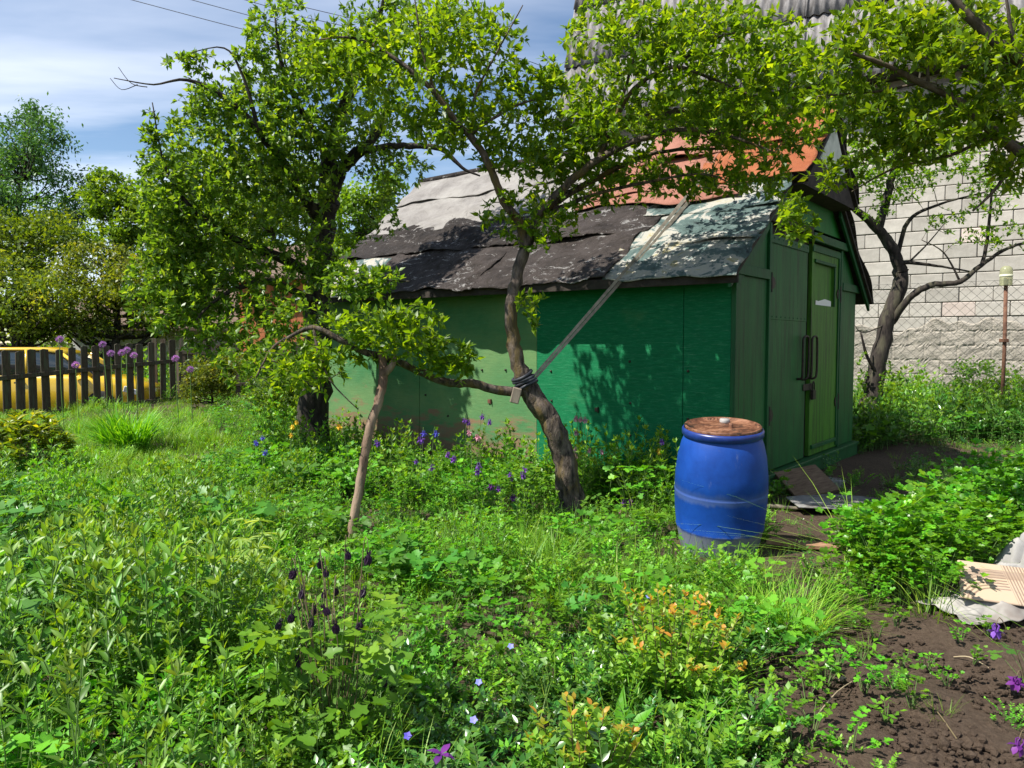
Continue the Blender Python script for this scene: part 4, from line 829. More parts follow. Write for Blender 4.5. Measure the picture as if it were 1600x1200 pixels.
print('apple', grow('apple_tree', 'old spreading apple tree with a thick dark trunk left of the shed', 'tree', [
    [(488, 728, 8.8, .23), (490, 690, 8.8, .19), (492, 620, 8.8, .165), (495, 540, 8.8, .15), (498, 430, 8.8, .14), (505, 355, 8.8, .135), (513, 312, 8.78, .12)],
    [(513, 315, 8.78, .085), (530, 272, 8.7, .078), (550, 245, 8.62, .07), (580, 222, 8.55, .05), (598, 180, 8.5, .035), (610, 130, 8.45, .02)],
    [(560, 240, 8.6, .045), (600, 230, 8.5, .038), (650, 228, 8.42, .033), (690, 233, 8.4, .028), (722, 262, 8.4, .018), (750, 275, 8.4, .008)],
    [(505, 345, 8.8, .10), (515, 250, 8.8, .085), (532, 180, 8.7, .068), (556, 120, 8.6, .05), (580, 60, 8.5, .035), (600, 0, 8.5, .02), (610, -60, 8.5, .01)],
    [(500, 345, 8.8, .075), (455, 275, 8.4, .06), (405, 205, 8.0, .045), (352, 152, 7.8, .03), (292, 125, 7.6, .015), (240, 132, 7.5, .008), (178, 122, 7.45, .004)],
    [(498, 430, 8.75, .065), (430, 400, 8.2, .05), (360, 370, 7.9, .035), (300, 325, 7.7, .02), (258, 260, 7.6, .011), (238, 160, 7.5, .005)],
    [(497, 475, 8.75, .05), (430, 442, 8.2, .038), (372, 450, 7.8, .026), (330, 475, 7.7, .015), (290, 520, 7.6, .007)],
    [(515, 250, 8.8, .05), (470, 170, 8.4, .035), (440, 100, 8.2, .022), (430, 30, 8.1, .01)],
    [(405, 205, 8.0, .025), (380, 120, 7.9, .015), (350, 75, 7.85, .008), (290, 85, 7.8, .004)],
    [(498, 420, 8.75, .05), (540, 425, 8.0, .03), (580, 435, 7.4, .018), (640, 440, 7.0, .008)],
    [(230, 136, 7.5, .005), (205, 130, 7.5, .004), (185, 105, 7.48, .002)], [(215, 132, 7.5, .004), (190, 140, 7.46, .003), (172, 122, 7.42, .002)]],
    [(425, 185, 135, 75, 8.2, .7, 150), (335, 245, 100, 85, 7.9, .6, 120), (300, 335, 80, 75, 7.8, .5, 100), (420, 320, 110, 90, 8.2, .6, 130), (360, 430, 115, 70, 7.9, .5, 120), (285, 425, 62, 65, 7.8, .4, 55), (450, 120, 85, 55, 8.2, .5, 66),
     (560, 205, 80, 65, 8.5, .5, 64), (520, 95, 80, 60, 8.5, .5, 56), (615, 262, 60, 36, 8.5, .4, 26), (430, 500, 105, 55, 7.6, .4, 66), (560, 440, 70, 36, 7.0, .3, 36), (335, 520, 60, 45, 7.7, .3, 30), (620, 60, 80, 60, 8.5, .5, 50), (300, 95, 45, 16, 7.8, .2, 10), (235, 210, 14, 60, 7.55, .1, 10), (380, 90, 40, 25, 7.9, .2, 12), (270, 480, 60, 50, 7.7, .4, 40), (420, 570, 90, 45, 7.3, .4, 45), (260, 380, 50, 60, 7.7, .3, 40), (470, 230, 80, 80, 8.3, .5, 60), (600, 330, 40, 50, 8.3, .3, 16), (430, 40, 60, 50, 8.1, .4, 30), (600, 0, 70, 50, 8.4, .4, 30), (250, 300, 40, 60, 7.6, .3, 30), (230, 450, 40, 60, 7.7, .3, 26), (330, 150, 60, 40, 7.8, .3, 26), (500, 400, 60, 60, 8.0, .3, 40)],
    L_APPLE, BARKD, .076, .52, (3, 5), .005, 23, dens=3.0))
print('right', grow('gnarled_tree', 'dark leaning tree behind the right corner of the shed before the block wall', 'tree', [
    [(1364, 694, 10.9, .19), (1360, 660, 10.9, .15), (1360, 625, 10.9, .135), (1372, 570, 10.9, .115), (1388, 500, 10.9, .105), (1407, 440, 10.9, .10), (1406, 418, 10.9, .095)],
    [(1407, 425, 10.9, .085), (1394, 388, 10.85, .078), (1370, 357, 10.8, .065), (1338, 328, 10.7, .045), (1300, 302, 10.6, .025), (1270, 290, 10.5, .012)],
    [(1372, 362, 10.8, .06), (1386, 310, 10.8, .054), (1396, 270, 10.8, .048), (1410, 220, 10.8, .036), (1430, 160, 10.8, .022), (1440, 100, 10.8, .01)],
    [(1393, 503, 10.88, .055), (1420, 466, 10.7, .048), (1452, 446, 10.6, .042), (1500, 440, 10.5, .036), (1532, 415, 10.45, .03), (1577, 387, 10.4, .02), (1640, 372, 10.3, .012)],
    [(1534, 414, 10.45, .026), (1542, 380, 10.45, .022), (1549, 310, 10.4, .016), (1552, 250, 10.4, .008)],
    [(1405, 418, 10.88, .035), (1416, 410, 10.8, .028), (1462, 415, 10.7, .018), (1515, 424, 10.6, .010)],
    [(1402, 400, 10.88, .035), (1420, 345, 10.8, .028), (1465, 320, 10.7, .018), (1540, 300, 10.6, .009)],
    [(1420, 410, 10.8, .014), (1450, 380, 10.8, .010), (1475, 350, 10.8, .005)], [(1500, 440, 10.5, .016), (1475, 395, 10.5, .010), (1440, 375, 10.5, .005)],
    [(1388, 505, 10.85, .012), (1350, 520, 10.8, .008), (1335, 508, 10.8, .005)], [(1376, 590, 10.85, .03), (1356, 560, 10.8, .022), (1345, 520, 10.75, .012)]],
    [(1450, 235, 105, 55, 10.8, .8, 110), (1400, 285, 60, 36, 10.7, .6, 40), (1545, 300, 52, 50, 10.6, .5, 36), (1370, 325, 36, 24, 10.7, .4, 10), (1350, 250, 60, 40, 10.7, .6, 36), (1530, 375, 50, 22, 10.5, .3, 10), (1580, 370, 36, 26, 10.4, .3, 9), (1390, 610, 22, 45, 10.75, .3, 16), (1345, 600, 14, 60, 10.8, .2, 8), (1480, 345, 40, 22, 10.6, .4, 9)],
    L_PLUM, BARKD, .07, .5, (3, 5), .004, 35, -.1, dens=2.6))
print('over', grow('overhanging_plum_tree', 'leafy tree outside the right edge with boughs hanging across the grey roof', 'tree', [
    [(1940, 930, 4.7, .13), (1930, 760, 4.7, .11), (1915, 600, 4.7, .10), (1890, 430, 4.7, .09), (1840, 350, 4.65, .075)],
    [(1850, 360, 4.66, .06), (1750, 300, 4.6, .05), (1640, 255, 4.5, .038), (1590, 235, 4.5, .032), (1550, 203, 4.45, .028), (1500, 160, 4.4, .024), (1440, 130, 4.4, .019), (1380, 100, 4.35, .013), (1305, 74, 4.3, .006)],
    [(1845, 355, 4.65, .06), (1760, 230, 4.45, .045), (1650, 135, 4.3, .036), (1590, 92, 4.2, .032), (1540, 50, 4.2, .028), (1490, 0, 4.2, .022), (1440, -60, 4.2, .014)],
    [(1500, 160, 4.4, .012), (1450, 130, 4.45, .009), (1380, 142, 4.5, .007), (1278, 150, 4.5, .004)],
    [(1640, 255, 4.5, .020), (1560, 215, 4.6, .015), (1480, 245, 4.7, .011), (1400, 262, 4.75, .008), (1330, 300, 4.8, .004)],
    [(1590, 235, 4.5, .014), (1560, 290, 4.55, .010), (1520, 330, 4.6, .005)],
    [(1590, 92, 4.2, .014), (1580, 50, 4.15, .010), (1570, -20, 4.1, .006)], [(1450, 132, 4.4, .010), (1445, 60, 4.4, .007), (1430, 0, 4.4, .004)]],
    [(1500, 60, 115, 75, 4.4, .5, 80), (1395, 55, 100, 60, 4.5, .4, 56), (1350, 165, 100, 50, 4.6, .4, 52), (1500, 190, 105, 50, 4.5, .4, 56), (1410, 225, 85, 36, 4.6, .3, 28), (1575, 120, 60, 95, 4.4, .4, 44), (1585, 265, 45, 45, 4.5, .3, 16), (1310, 95, 55, 50, 4.4, .3, 22), (1310, 270, 50, 30, 4.7, .2, 10), (1700, 150, 90, 120, 4.5, .5, 50)],
    L_PLUM, BARKG, .066, .48, (3, 4), .0035, 47, .02, dens=3.0))

# strap and wrap on the plum tree
tie = P(826, 600, 6.0)
STR = pm('webbing_strap', (.15, .13, .10), (.28, .25, .20), 20, .85, .3, .003, (1, 1, 1))
d = ray(1106, 288); w0 = s2w(0, YB, ZB); nrm_r = SY * (-(ZR - ZB)) + np.array((0, 0, 1)) * (YR - YB); tt = ((w0 - CAMP) @ nrm_r) / (d @ nrm_r); top = CAMP + d * tt + np.array((0, -.04, .10))
o0 = tie
st = thing('tie_strap', 'grey webbing strap stretched from the plum trunk up to the shed roof', 'strap', tie)
side = nrm(np.cross(top - tie, np.array((0, 1., 0))))
for k in (-1, 1):
    mb = MB(); a = tie + side * .010 * k; c = top + side * .024 * k; mid = (a + c) / 2 + np.array((0, 0, -.02)); w = side
    pts = smooth_line([a, mid, c], 6)
    for i in range(len(pts) - 1):
        wd = .009 + .011 * i / len(pts); q0, q1 = pts[i], pts[i + 1]; y = np.array((0, .006, 0))
        mb.poly([q0 - w * wd - y, q1 - w * wd - y, q1 + w * wd - y, q0 + w * wd - y]); mb.poly([q0 - w * wd + y, q0 + w * wd + y, q1 + w * wd + y, q1 - w * wd + y]); mb.poly([q0 - w * wd - y, q0 - w * wd + y, q1 - w * wd + y, q1 - w * wd - y]); mb.poly([q0 + w * wd - y, q1 + w * wd - y, q1 + w * wd + y, q0 + w * wd + y])
    mb.build('strap', STR, st, origin=o0)
WRAP = pm('dark_tape', (.012, .014, .02), (.05, .055, .065), 14, .5, .6, .006)
wr = thing('rubber_wrap', 'black rubber strip wrapped around the plum trunk below the strap', 'wrap', tie)
ax = nrm(P(812, 580, 6.0) - P(838, 627, 6.0)); uu_ = nrm(np.cross(ax, (0, 1, 0))); vv_ = np.cross(ax, uu_)
for k in range(4):
    c = P(838, 627, 6.0) * (.48 - .11 * k + .0) + P(812, 580, 6.0) * (.52 + .11 * k); ang = np.linspace(0, 2 * math.pi, 25)
    q = c + np.array([(uu_ * math.cos(a) + vv_ * math.sin(a)) * (.082 + .004 * math.sin(a * 3 + k)) + ax * .012 * math.sin(a + k) for a in ang]); MB().tube(q, .013, 6).build('turn', WRAP, wr, smooth=True, origin=tie)
ec = P(806, 618, 5.9); MB().box(-.035, .035, -.03, .03, -.06, .06, Matrix.Translation(Vector(ec)) @ Matrix.Rotation(.25, 4, 'Y')).build('pad', WOODG, wr, bevel=.006, origin=tie)
# forked prop under the low branch
pb = G(546, 850); pr = thing('forked_prop', 'forked wooden prop standing in the grass under the low plum branch', 'prop', pb)
PROPW = pm('prop_bark', (.05, .032, .022), (.19, .115, .075), 18, .9, .8, .01, (1, 1, .3), (.24, .17, .12))
q = np.array([(*P(u, v, dp), r) for u, v, dp, r in [(545, 858, 5.3, .030), (552, 815, 5.32, .032), (562, 760, 5.36, .033), (570, 710, 5.4, .033), (578, 668, 5.43, .033), (592, 625, 5.47, .032), (599, 590, 5.5, .034), (598, 568, 5.52, .030), (596, 545, 5.50, .020)]]); q = smooth_line(q, 5); q[0, 2] = pb[2] - .05
Geo().add(*tube_arr(q[:, :3], q[:, 3], 10, True, .14, 4)).obj('stick', PROPW, pr, pb)
q = np.array([(*P(u, v, dp), r) for u, v, dp, r in [(598, 586, 5.5, .030), (612, 572, 5.48, .026), (620, 556, 5.47, .016)]]); q = smooth_line(q, 4)
Geo().add(*tube_arr(q[:, :3], q[:, 3], 8, True, .1, 5)).obj('fork', PROPW, pr, pb)

# background trees: trunk, limbs and a crown of leaf clumps
def far_tree(name, label, u, vbase, depth, crown, mat, n=5000, leaf=.16, seed=1, group='trees beyond the fence', trunk_r=.16, ncl=90, ratio=.6):
    g = np.random.default_rng(seed); b0 = P(u, 560, depth); b0[2] = float(terr(b0[0], b0[1])); t = thing(name, label, 'tree', b0, 0, group)
    cl = []
    for (cu, cv, ru, rv_, rd, w) in crown:
        k = max(3, int(ncl * w)); q = g.normal(size=(k, 3)); q = q / np.linalg.norm(q, axis=1, keepdims=True) * g.uniform(.25, 1, (k, 1)) ** .5
        cl.append(P(cu + q[:, 0] * ru, cv + q[:, 1] * rv_, depth + q[:, 2] * rd))
    cl = np.concatenate(cl); top = cl[np.argmax(cl[:, 2])]; cen = cl.mean(0)
    q = smooth_line(np.array([(*b0, trunk_r * 1.2), (*(b0 * .7 + cen * .3 + g.normal(0, .1, 3)), trunk_r * .8), (*(b0 * .2 + cen * .8), trunk_r * .5), (*(cen * .3 + top * .7), trunk_r * .12)]), 5); q[0, 2] -= .1
    Geo().add(*tube_arr(q[:, :3], q[:, 3], 8, True, .1, seed)).obj('trunk', BARKD, t, b0)
    A, B_, C_, ra = [], [], [], []
    for c in cl:
        j = int(np.clip(np.argmin(np.abs(q[:, 2] - (c[2] - .35 * np.linalg.norm(c - cen)))), 4, len(q) - 2)); a = q[j, :3]; A.append(a); C_.append(c); B_.append((a + c) / 2 + np.array((0, 0, -.12 * np.linalg.norm(c - a)))); ra.append(min(q[j, 3] * .5, .05))
    A, B_, C_ = map(np.array, (A, B_, C_)); ra = np.array(ra)
    tag(Geo().add(*multi_tube(A, B_, C_, ra, ra * .25, 4)).obj('limbs', BARKD, t, b0), kind='stuff')
    per = n // len(cl); size = (np.ptp(cl[:, 0]) + np.ptp(cl[:, 2])) / 2; sg = size / (len(cl) ** .42) * .42
    p = np.repeat(cl, per, 0) + g.normal(0, 1, (per * len(cl), 3)) * sg * np.array((1, 1, .7)) * np.repeat(g.uniform(.5, 1.35, len(cl)), per)[:, None]
    v, f = leaves(T5, p, rv(len(p), g) + np.array((0, 0, -.2)), nrm(np.array((0, 0, .9)) + g.normal(0, .6, (len(p), 3))), leaf * g.uniform(.6, 1.2, len(p)), leaf * ratio * g.uniform(.7, 1.2, len(p)))
    tint = np.clip(np.repeat(g.normal(.42, .18, len(cl)), per) + g.normal(0, .14, len(p)), 0, 1)
    tag(Geo().add(v, f, 0, np.repeat(tint, 5)).obj('crown', mat, t, b0), kind='stuff')
far_tree('poplar_tree', 'tallest tree at the left edge, blue green against the clouds', 45, 560, 34, [(50, 215, 55, 55, 2.0, .35), (45, 300, 80, 70, 2.2, .5), (105, 320, 35, 55, 1.5, .2), (-60, 300, 80, 90, 2, .4)], L_WILLOW, 15000, .22, 1, trunk_r=.3, ncl=110, ratio=.4)
far_tree('maple_tree', 'yellow green bushy tree below the tallest tree at the left edge', 60, 560, 27, [(20, 380, 70, 60, 1.8, .5), (80, 390, 60, 60, 1.6, .4), (-70, 390, 70, 80, 1.6, .4)], L_MAPLE, 10000, .17, 2, ncl=90)
far_tree('ash_sapling', 'slim light green tree right of the tallest tree, beyond the orchard', 178, 560, 29, [(165, 300, 34, 40, 1.0, .35), (175, 370, 50, 60, 1.3, .5), (205, 330, 28, 48, 1, .3)], L_MAPLE, 8000, .17, 3, ncl=80)
far_tree('birch_tree', 'pale feathery tree showing behind the left edge of the apple crown', 250, 560, 31, [(255, 300, 50, 70, 1.5, .5), (300, 290, 50, 80, 1.4, .5), (250, 400, 60, 70, 1.5, .4)], L_WILLOW, 9000, .18, 4, ncl=90)
far_tree('orchard_tree', 'olive green orchard tree behind the left end of the picket fence', 40, 560, 20, [(10, 450, 70, 60, 1.4, .4), (70, 470, 55, 50, 1.2, .35), (30, 500, 80, 36, 1.2, .4), (-90, 460, 60, 80, 1.4, .3)], L_ORCH, 11000, .12, 5, ncl=110)
far_tree('orchard_tree', 'yellowish orchard tree with brown tinged leaves before the white house', 165, 560, 20.5, [(150, 430, 65, 55, 1.2, .4), (215, 435, 60, 50, 1.2, .4), (170, 490, 70, 36, 1.0, .3), (120, 500, 50, 36, 1, .2), (255, 480, 50, 40, 1, .3)], L_ORCH, 14000, .11, 6, ncl=100)
far_tree('orchard_tree', 'small orchard tree standing between the white house and the timber hut', 330, 560, 20, [(310, 430, 70, 60, 1.3, .5), (330, 380, 70, 60, 1.2, .4), (370, 400, 40, 50, 1, .2)], L_ORCH, 9000, .12, 7, ncl=90)
far_tree('linden_tree', 'bright green tree glimpsed between the apple trunk and the shed roof', 545, 560, 17.5, [(545, 350, 38, 60, .9, .4), (560, 420, 45, 60, .9, .4), (590, 300, 40, 30, .8, .2), (600, 380, 40, 60, .8, .2)], L_MAPLE, 9000, .12, 8, ncl=80)
far_tree('hazel_tree', 'dense green tree behind the timber hut', 440, 560, 24, [(430, 380, 90, 80, 1.5, .5), (460, 300, 70, 60, 1.4, .4), (400, 300, 70, 70, 1.4, .4)], L_MAPLE, 10000, .16, 9, ncl=100)
far_tree('lilac_shrub', 'leafy shrub growing in front of the half hidden picket fence', 330, 600, 14.2, [(330, 595, 40, 34, .5, .5), (365, 580, 36, 30, .5, .4), (300, 590, 22, 40, .4, .2)], L_ORCH, 6000, .06, 10, 'shrubs by the fences', .03, 60)
far_tree('currant_shrub', 'dark leafy shrub at the foot of the old apple trunk', 440, 600, 11.0, [(430, 610, 45, 36, .5, .5), (470, 630, 36, 36, .5, .4), (520, 640, 40, 40, .5, .4)], L_APPLE, 7000, .055, 11, 'shrubs by the fences', .025, 70)
far_tree('nettle_shrub', 'shaded shrub beside the block wall behind the chain link fence', 1530, 640, 14.2, [(1530, 600, 40, 36, .5, .5), (1590, 615, 40, 30, .5, .4), (1480, 625, 40, 20, .5, .3)], L_APPLE, 4000, .08, 12, 'shrubs by the fences', .02, 60)
# a far wood that closes the horizon on the left
g = np.random.default_rng(77); k = 240; ang = g.uniform(-62, -4, k); dist_ = g.uniform(55, 75, k); hh = g.uniform(3, 9, k) + 2.5 * np.sin(ang * .3)
cx = np.stack([np.sin(np.radians(ang)) * dist_, np.cos(np.radians(ang)) * dist_, hh * g.uniform(.2, .9, k)], 1)
per = 60; p = np.repeat(cx, per, 0) + g.normal(0, 1, (k * per, 3)) * (1.3, 1.3, 1.1); p[:, 2] = np.maximum(p[:, 2], .2)
v, f = leaves(T5, p, rv(len(p), g), nrm(np.array((0, 0, .8)) + g.normal(0, .6, (len(p), 3))), .6, .4)
tag(Geo().add(v, f, 0, np.repeat(np.clip(np.repeat(g.normal(.4, .2, k), per) + g.normal(0, .12, len(p)), 0, 1), 5)).obj('far_wood', L_MAPLE), 'far green wood closing the horizon behind the gardens', 'wood', kind='stuff')
# ------------------------------------------------------------------ small plants: builders
def up_noise(k, g, s=.4): return nrm(np.array((0, 0, 1.)) + g.normal(0, s, (k, 3)))
def add_stem(ge, p, r0, r1, mat=1, sides=4):
    p = np.asarray(p, float); ge.add(*tube_arr(p, np.linspace(r0, r1, len(p)), sides), mat)
def herb(g, stems=6, h=(.28, .45), spread=.13, ll=.06, lw=.016, gap=.032, tpl=T5, lean=.25, light=0.0):
    ge = Geo()
    for _ in range(stems):
        a, r = g.uniform(0, 6.28), spread * math.sqrt(g.uniform(0, 1)); H = g.uniform(*h); b0 = np.array((r * math.cos(a), r * math.sin(a), 0)); ln = np.array((math.cos(a), math.sin(a), 0)) * lean * g.uniform(.1, 1) * H + g.normal(0, .03, 3) * (1, 1, 0)
        ts = np.linspace(0, 1, 5); p = b0 + np.outer(ts ** 1.6, ln) + np.outer(ts, (0, 0, H)); add_stem(ge, p, .0028, .0014)
        n = int(H * .82 / gap); t = np.linspace(.16, 1, n); q = b0 + np.outer(t ** 1.6, ln) + np.outer(t, (0, 0, H)); az = a + np.arange(n) * 1.57 + g.normal(0, .3, n)
        for s in (0, math.pi):
            el = np.radians(8 + 55 * t ** 2) + g.normal(0, .18, n); d = np.stack([np.cos(az + s) * np.cos(el), np.sin(az + s) * np.cos(el), np.sin(el)], 1)
            L = ll * (1.05 - .45 * t ** 3) * g.uniform(.75, 1.15, n); v, f = leaves(tpl, q, d, up_noise(n, g, .25), L, lw * (1.05 - .4 * t ** 3) * g.uniform(.85, 1.15, n))
            ge.add(v, f, 0, np.repeat(np.clip(.18 + .5 * t ** 2 + g.normal(0, .16, n) + light, 0, 1), len(tpl[0])))
        m_ = 5; d = nrm(np.array((0, 0, 1.)) + g.normal(0, .55, (m_, 3))); v, f = leaves(tpl, np.repeat(p[-1:], m_, 0), d, up_noise(m_, g, .8), ll * .5, lw * .7); ge.add(v, f, 0, np.clip(.8 + light, 0, 1))
    return ge
def rosette(g, n=16, h=(.10, .24), spread=.16, ls=.05, nleaf=3, tpl=TL, light=0.0, wid=.95):
    ge = Geo()
    for _ in range(n):
        a = g.uniform(0, 6.28); H = g.uniform(*h); r = spread * math.sqrt(g.uniform(.02, 1)); b0 = np.array((.25 * r * math.cos(a), .25 * r * math.sin(a), 0)); e = np.array((r * math.cos(a), r * math.sin(a), H)); md = (b0 + e) / 2 + np.array((0, 0, H * .15)); add_stem(ge, [b0, md, e], .0018, .001, 1, 3)
        sc = ls * g.uniform(.7, 1.2); az = a + (np.arange(nleaf) - (nleaf - 1) / 2) * (2.0 if nleaf == 3 else 1.15) * .75 + g.normal(0, .15, nleaf); el = g.normal(.08, .28, nleaf)
        d = np.stack([np.cos(az) * np.cos(el), np.sin(az) * np.cos(el), np.sin(el)], 1); v, f = leaves(tpl, np.repeat(e[None], nleaf, 0) + d * sc * .12, d, up_noise(nleaf, g, .35), sc * g.uniform(.85, 1.15, nleaf), sc * wid)
        ge.add(v, f, 0, np.repeat(np.clip(np.full(nleaf, g.normal(.35, .17) + .9 * (H - h[0])) + light, 0, 1), len(tpl[0])))
    return ge
def parsley(g, n=18, h=(.18, .36), spread=.2, ls=.042, light=0.0):
    ge = Geo()
    for _ in range(n):
        a = g.uniform(0, 6.28); H = g.uniform(*h); r = spread * math.sqrt(g.uniform(.02, 1)); e = np.array((r * math.cos(a), r * math.sin(a), H)); b0 = e * (.2, .2, 0); md = (b0 + e) / 2 + np.array((0, 0, H * .12)); add_stem(ge, [b0, md, e], .002, .0012, 1, 3)
        out = nrm(e - md); side = nrm(np.cross(out, (0, 0, 1))); tip = e + out * ls * 1.2
        for (bp, dd, s) in ((tip, out, 1.1), (e, out * .4 + side, .9), (e, out * .4 - side, .9), (e * .75 + md * .25, out * .3 + side, .7), (e * .75 + md * .25, out * .3 - side, .7)):
            k = 3; az = np.array((-.8, 0, .8)); dd = nrm(dd * (1, 1, .35)); sd = nrm(np.cross((0, 0, 1), dd)); d = np.cos(az)[:, None] * dd + np.sin(az)[:, None] * sd + g.normal(0, .12, (k, 3))
            v, f = leaves(TL, np.repeat((bp + dd * ls * .35)[None], k, 0), d, up_noise(k, g, .4), ls * s * g.uniform(.7, 1.1, k), ls * s * .8); ge.add(v, f, 0, np.repeat(np.clip(g.normal(.42, .18, k) + light, 0, 1), len(TL[0])))
    return ge
def tuft(g, n=36, h=(.12, .30), spread=.10, w=.0045, bend=.55, light=0.0, k=3):
    ge = Geo(); a = g.uniform(0, 6.28, n); r = spread * np.sqrt(g.uniform(0, 1, n)); b0 = np.stack([r * np.cos(a), r * np.sin(a), np.zeros(n)], 1); az = a + g.normal(0, .8, n); el = np.radians(g.uniform(55, 88, n))
    d = np.stack([np.cos(az) * np.cos(el), np.sin(az) * np.cos(el), np.sin(el)], 1); nn = nrm(np.stack([-np.cos(az), -np.sin(az), np.full(n, .2)], 1)); L = g.uniform(*h, n)
    for bi in (bend * .35, bend, bend * 1.5):
        s = g.uniform(0, 1, n) < .4
        if s.any():
            tp = blade_t(k, bi); v, f = leaves(tp, b0[s], d[s], nn[s], L[s], w * g.uniform(.7, 1.3, s.sum())); ge.add(v, f, 0, np.repeat(np.clip(g.normal(.42, .2, s.sum()) + light, 0, 1), len(tp[0])))
    return ge
def trailing(g, stems=9, ln=(.15, .32), ll=.034, lw=.017, spread=.12, up=(.35, 1.2), light=0.0, tpl=T5):
    ge = Geo()
    for _ in range(stems):
        a = g.uniform(0, 6.28); el = g.uniform(*up); L = g.uniform(*ln); b0 = np.array((g.normal(0, spread * .5), g.normal(0, spread * .5), 0)); d0 = np.array((math.cos(a) * math.cos(el), math.sin(a) * math.cos(el), math.sin(el))); ts = np.linspace(0, 1, 5); p = b0 + np.outer(ts, d0 * L) + np.outer(ts ** 2, (0, 0, -.25 * L)); add_stem(ge, p, .0018, .001, 1, 3)
        n = max(4, int(L / .022)); t = np.linspace(.15, 1, n); q = b0 + np.outer(t, d0 * L) + np.outer(t ** 2, (0, 0, -.25 * L)); sd = nrm(np.cross(d0, (0, 0, 1)))
        for s in (-1, 1):
            d = nrm(sd * s * .8 + d0 * .6 + g.normal(0, .25, (n, 3))); v, f = leaves(tpl, q, d, up_noise(n, g, .35), ll * g.uniform(.7, 1.15, n), lw * g.uniform(.8, 1.15, n)); ge.add(v, f, 0, np.repeat(np.clip(.1 + .6 * t + g.normal(0, .15, n) + light, 0, 1), len(tpl[0])))
    return ge

def protos(fn, k, mats, **kw):
    out = []
    for i in range(k):
        g = np.random.default_rng(hash((fn.__name__, i)) % 1000 if False else 100 + i * 13 + len(fn.__name__)); out.append(bpy.data.objects.new(fn.__name__ + '_pattern', fn(g, **kw).mesh(fn.__name__, mats)))
    return out
L_PALE2 = leafm('leaf_phlox', (.06, .17, .02), (.13, .27, .035), (.26, .38, .07), .4, .42, .45)
KINDS = {
    'herb': ('leafy_herbs', 'dense leafy herbs with narrow leaves filling the beds', 'herbs', protos(herb, 4, [L_HERB, STEM])),
    'tall': ('tall_herbs', 'taller leafy weeds along the shed foot and the garden edges', 'weeds', protos(herb, 3, [L_HERB, STEM], stems=5, h=(.38, .6), ll=.08, lw=.028, gap=.05, spread=.15)),
    'lance': ('lance_leaved_phlox', 'taller phlox stems with long pale lance shaped leaves', 'herbs', protos(herb, 3, [L_PALE2, STEM], stems=4, h=(.34, .55), ll=.085, lw=.02, gap=.042, spread=.13, tpl=T8)),
    'dusk': ('shade_toned_weeds', 'weeds with leaf colour darkened for shade, at the left edge and right of the shed', 'weeds', protos(herb, 3, [L_GLOSS, STEM], stems=5, h=(.2, .42), ll=.08, lw=.024, gap=.05, spread=.15)),  # darker leaf colour stands in for shade where these weeds grow
    'cover': ('goutweed', 'low carpet of three part goutweed leaves in the middle of the garden', 'ground cover', protos(rosette, 4, [L_COVER, STEM])),
    'big': ('broad_leaves', 'broad leaved weeds mixed between the herbs', 'weeds', protos(rosette, 3, [L_COLUMB, STEM], n=11, h=(.12, .3), ls=.075, tpl=TL)),
    'pars': ('parsley_bed', 'lush bright parsley bed right of the barrel', 'parsley', protos(parsley, 4, [L_PARS, STEM])),
    'grass': ('grass', 'thin green grass growing among the herbs', 'grass', protos(tuft, 5, [L_GRASS, STEM])),
    'lawn': ('short_grass', 'short light grass on the open patch before the picket fence', 'grass', protos(tuft, 3, [L_GRASS, STEM], n=40, h=(.06, .14), spread=.12, light=.12)),
    'peri': ('periwinkle', 'glossy dark periwinkle trailing in the foreground', 'ground cover', protos(trailing, 4, [L_GLOSS, STEM])),
    'mint': ('chickweed', 'small light leaved weeds tumbling over each other', 'ground cover', protos(trailing, 4, [L_COVER, STEM], stems=12, ln=(.16, .34), ll=.030, lw=.016, up=(.7, 1.45), light=.08)),
}
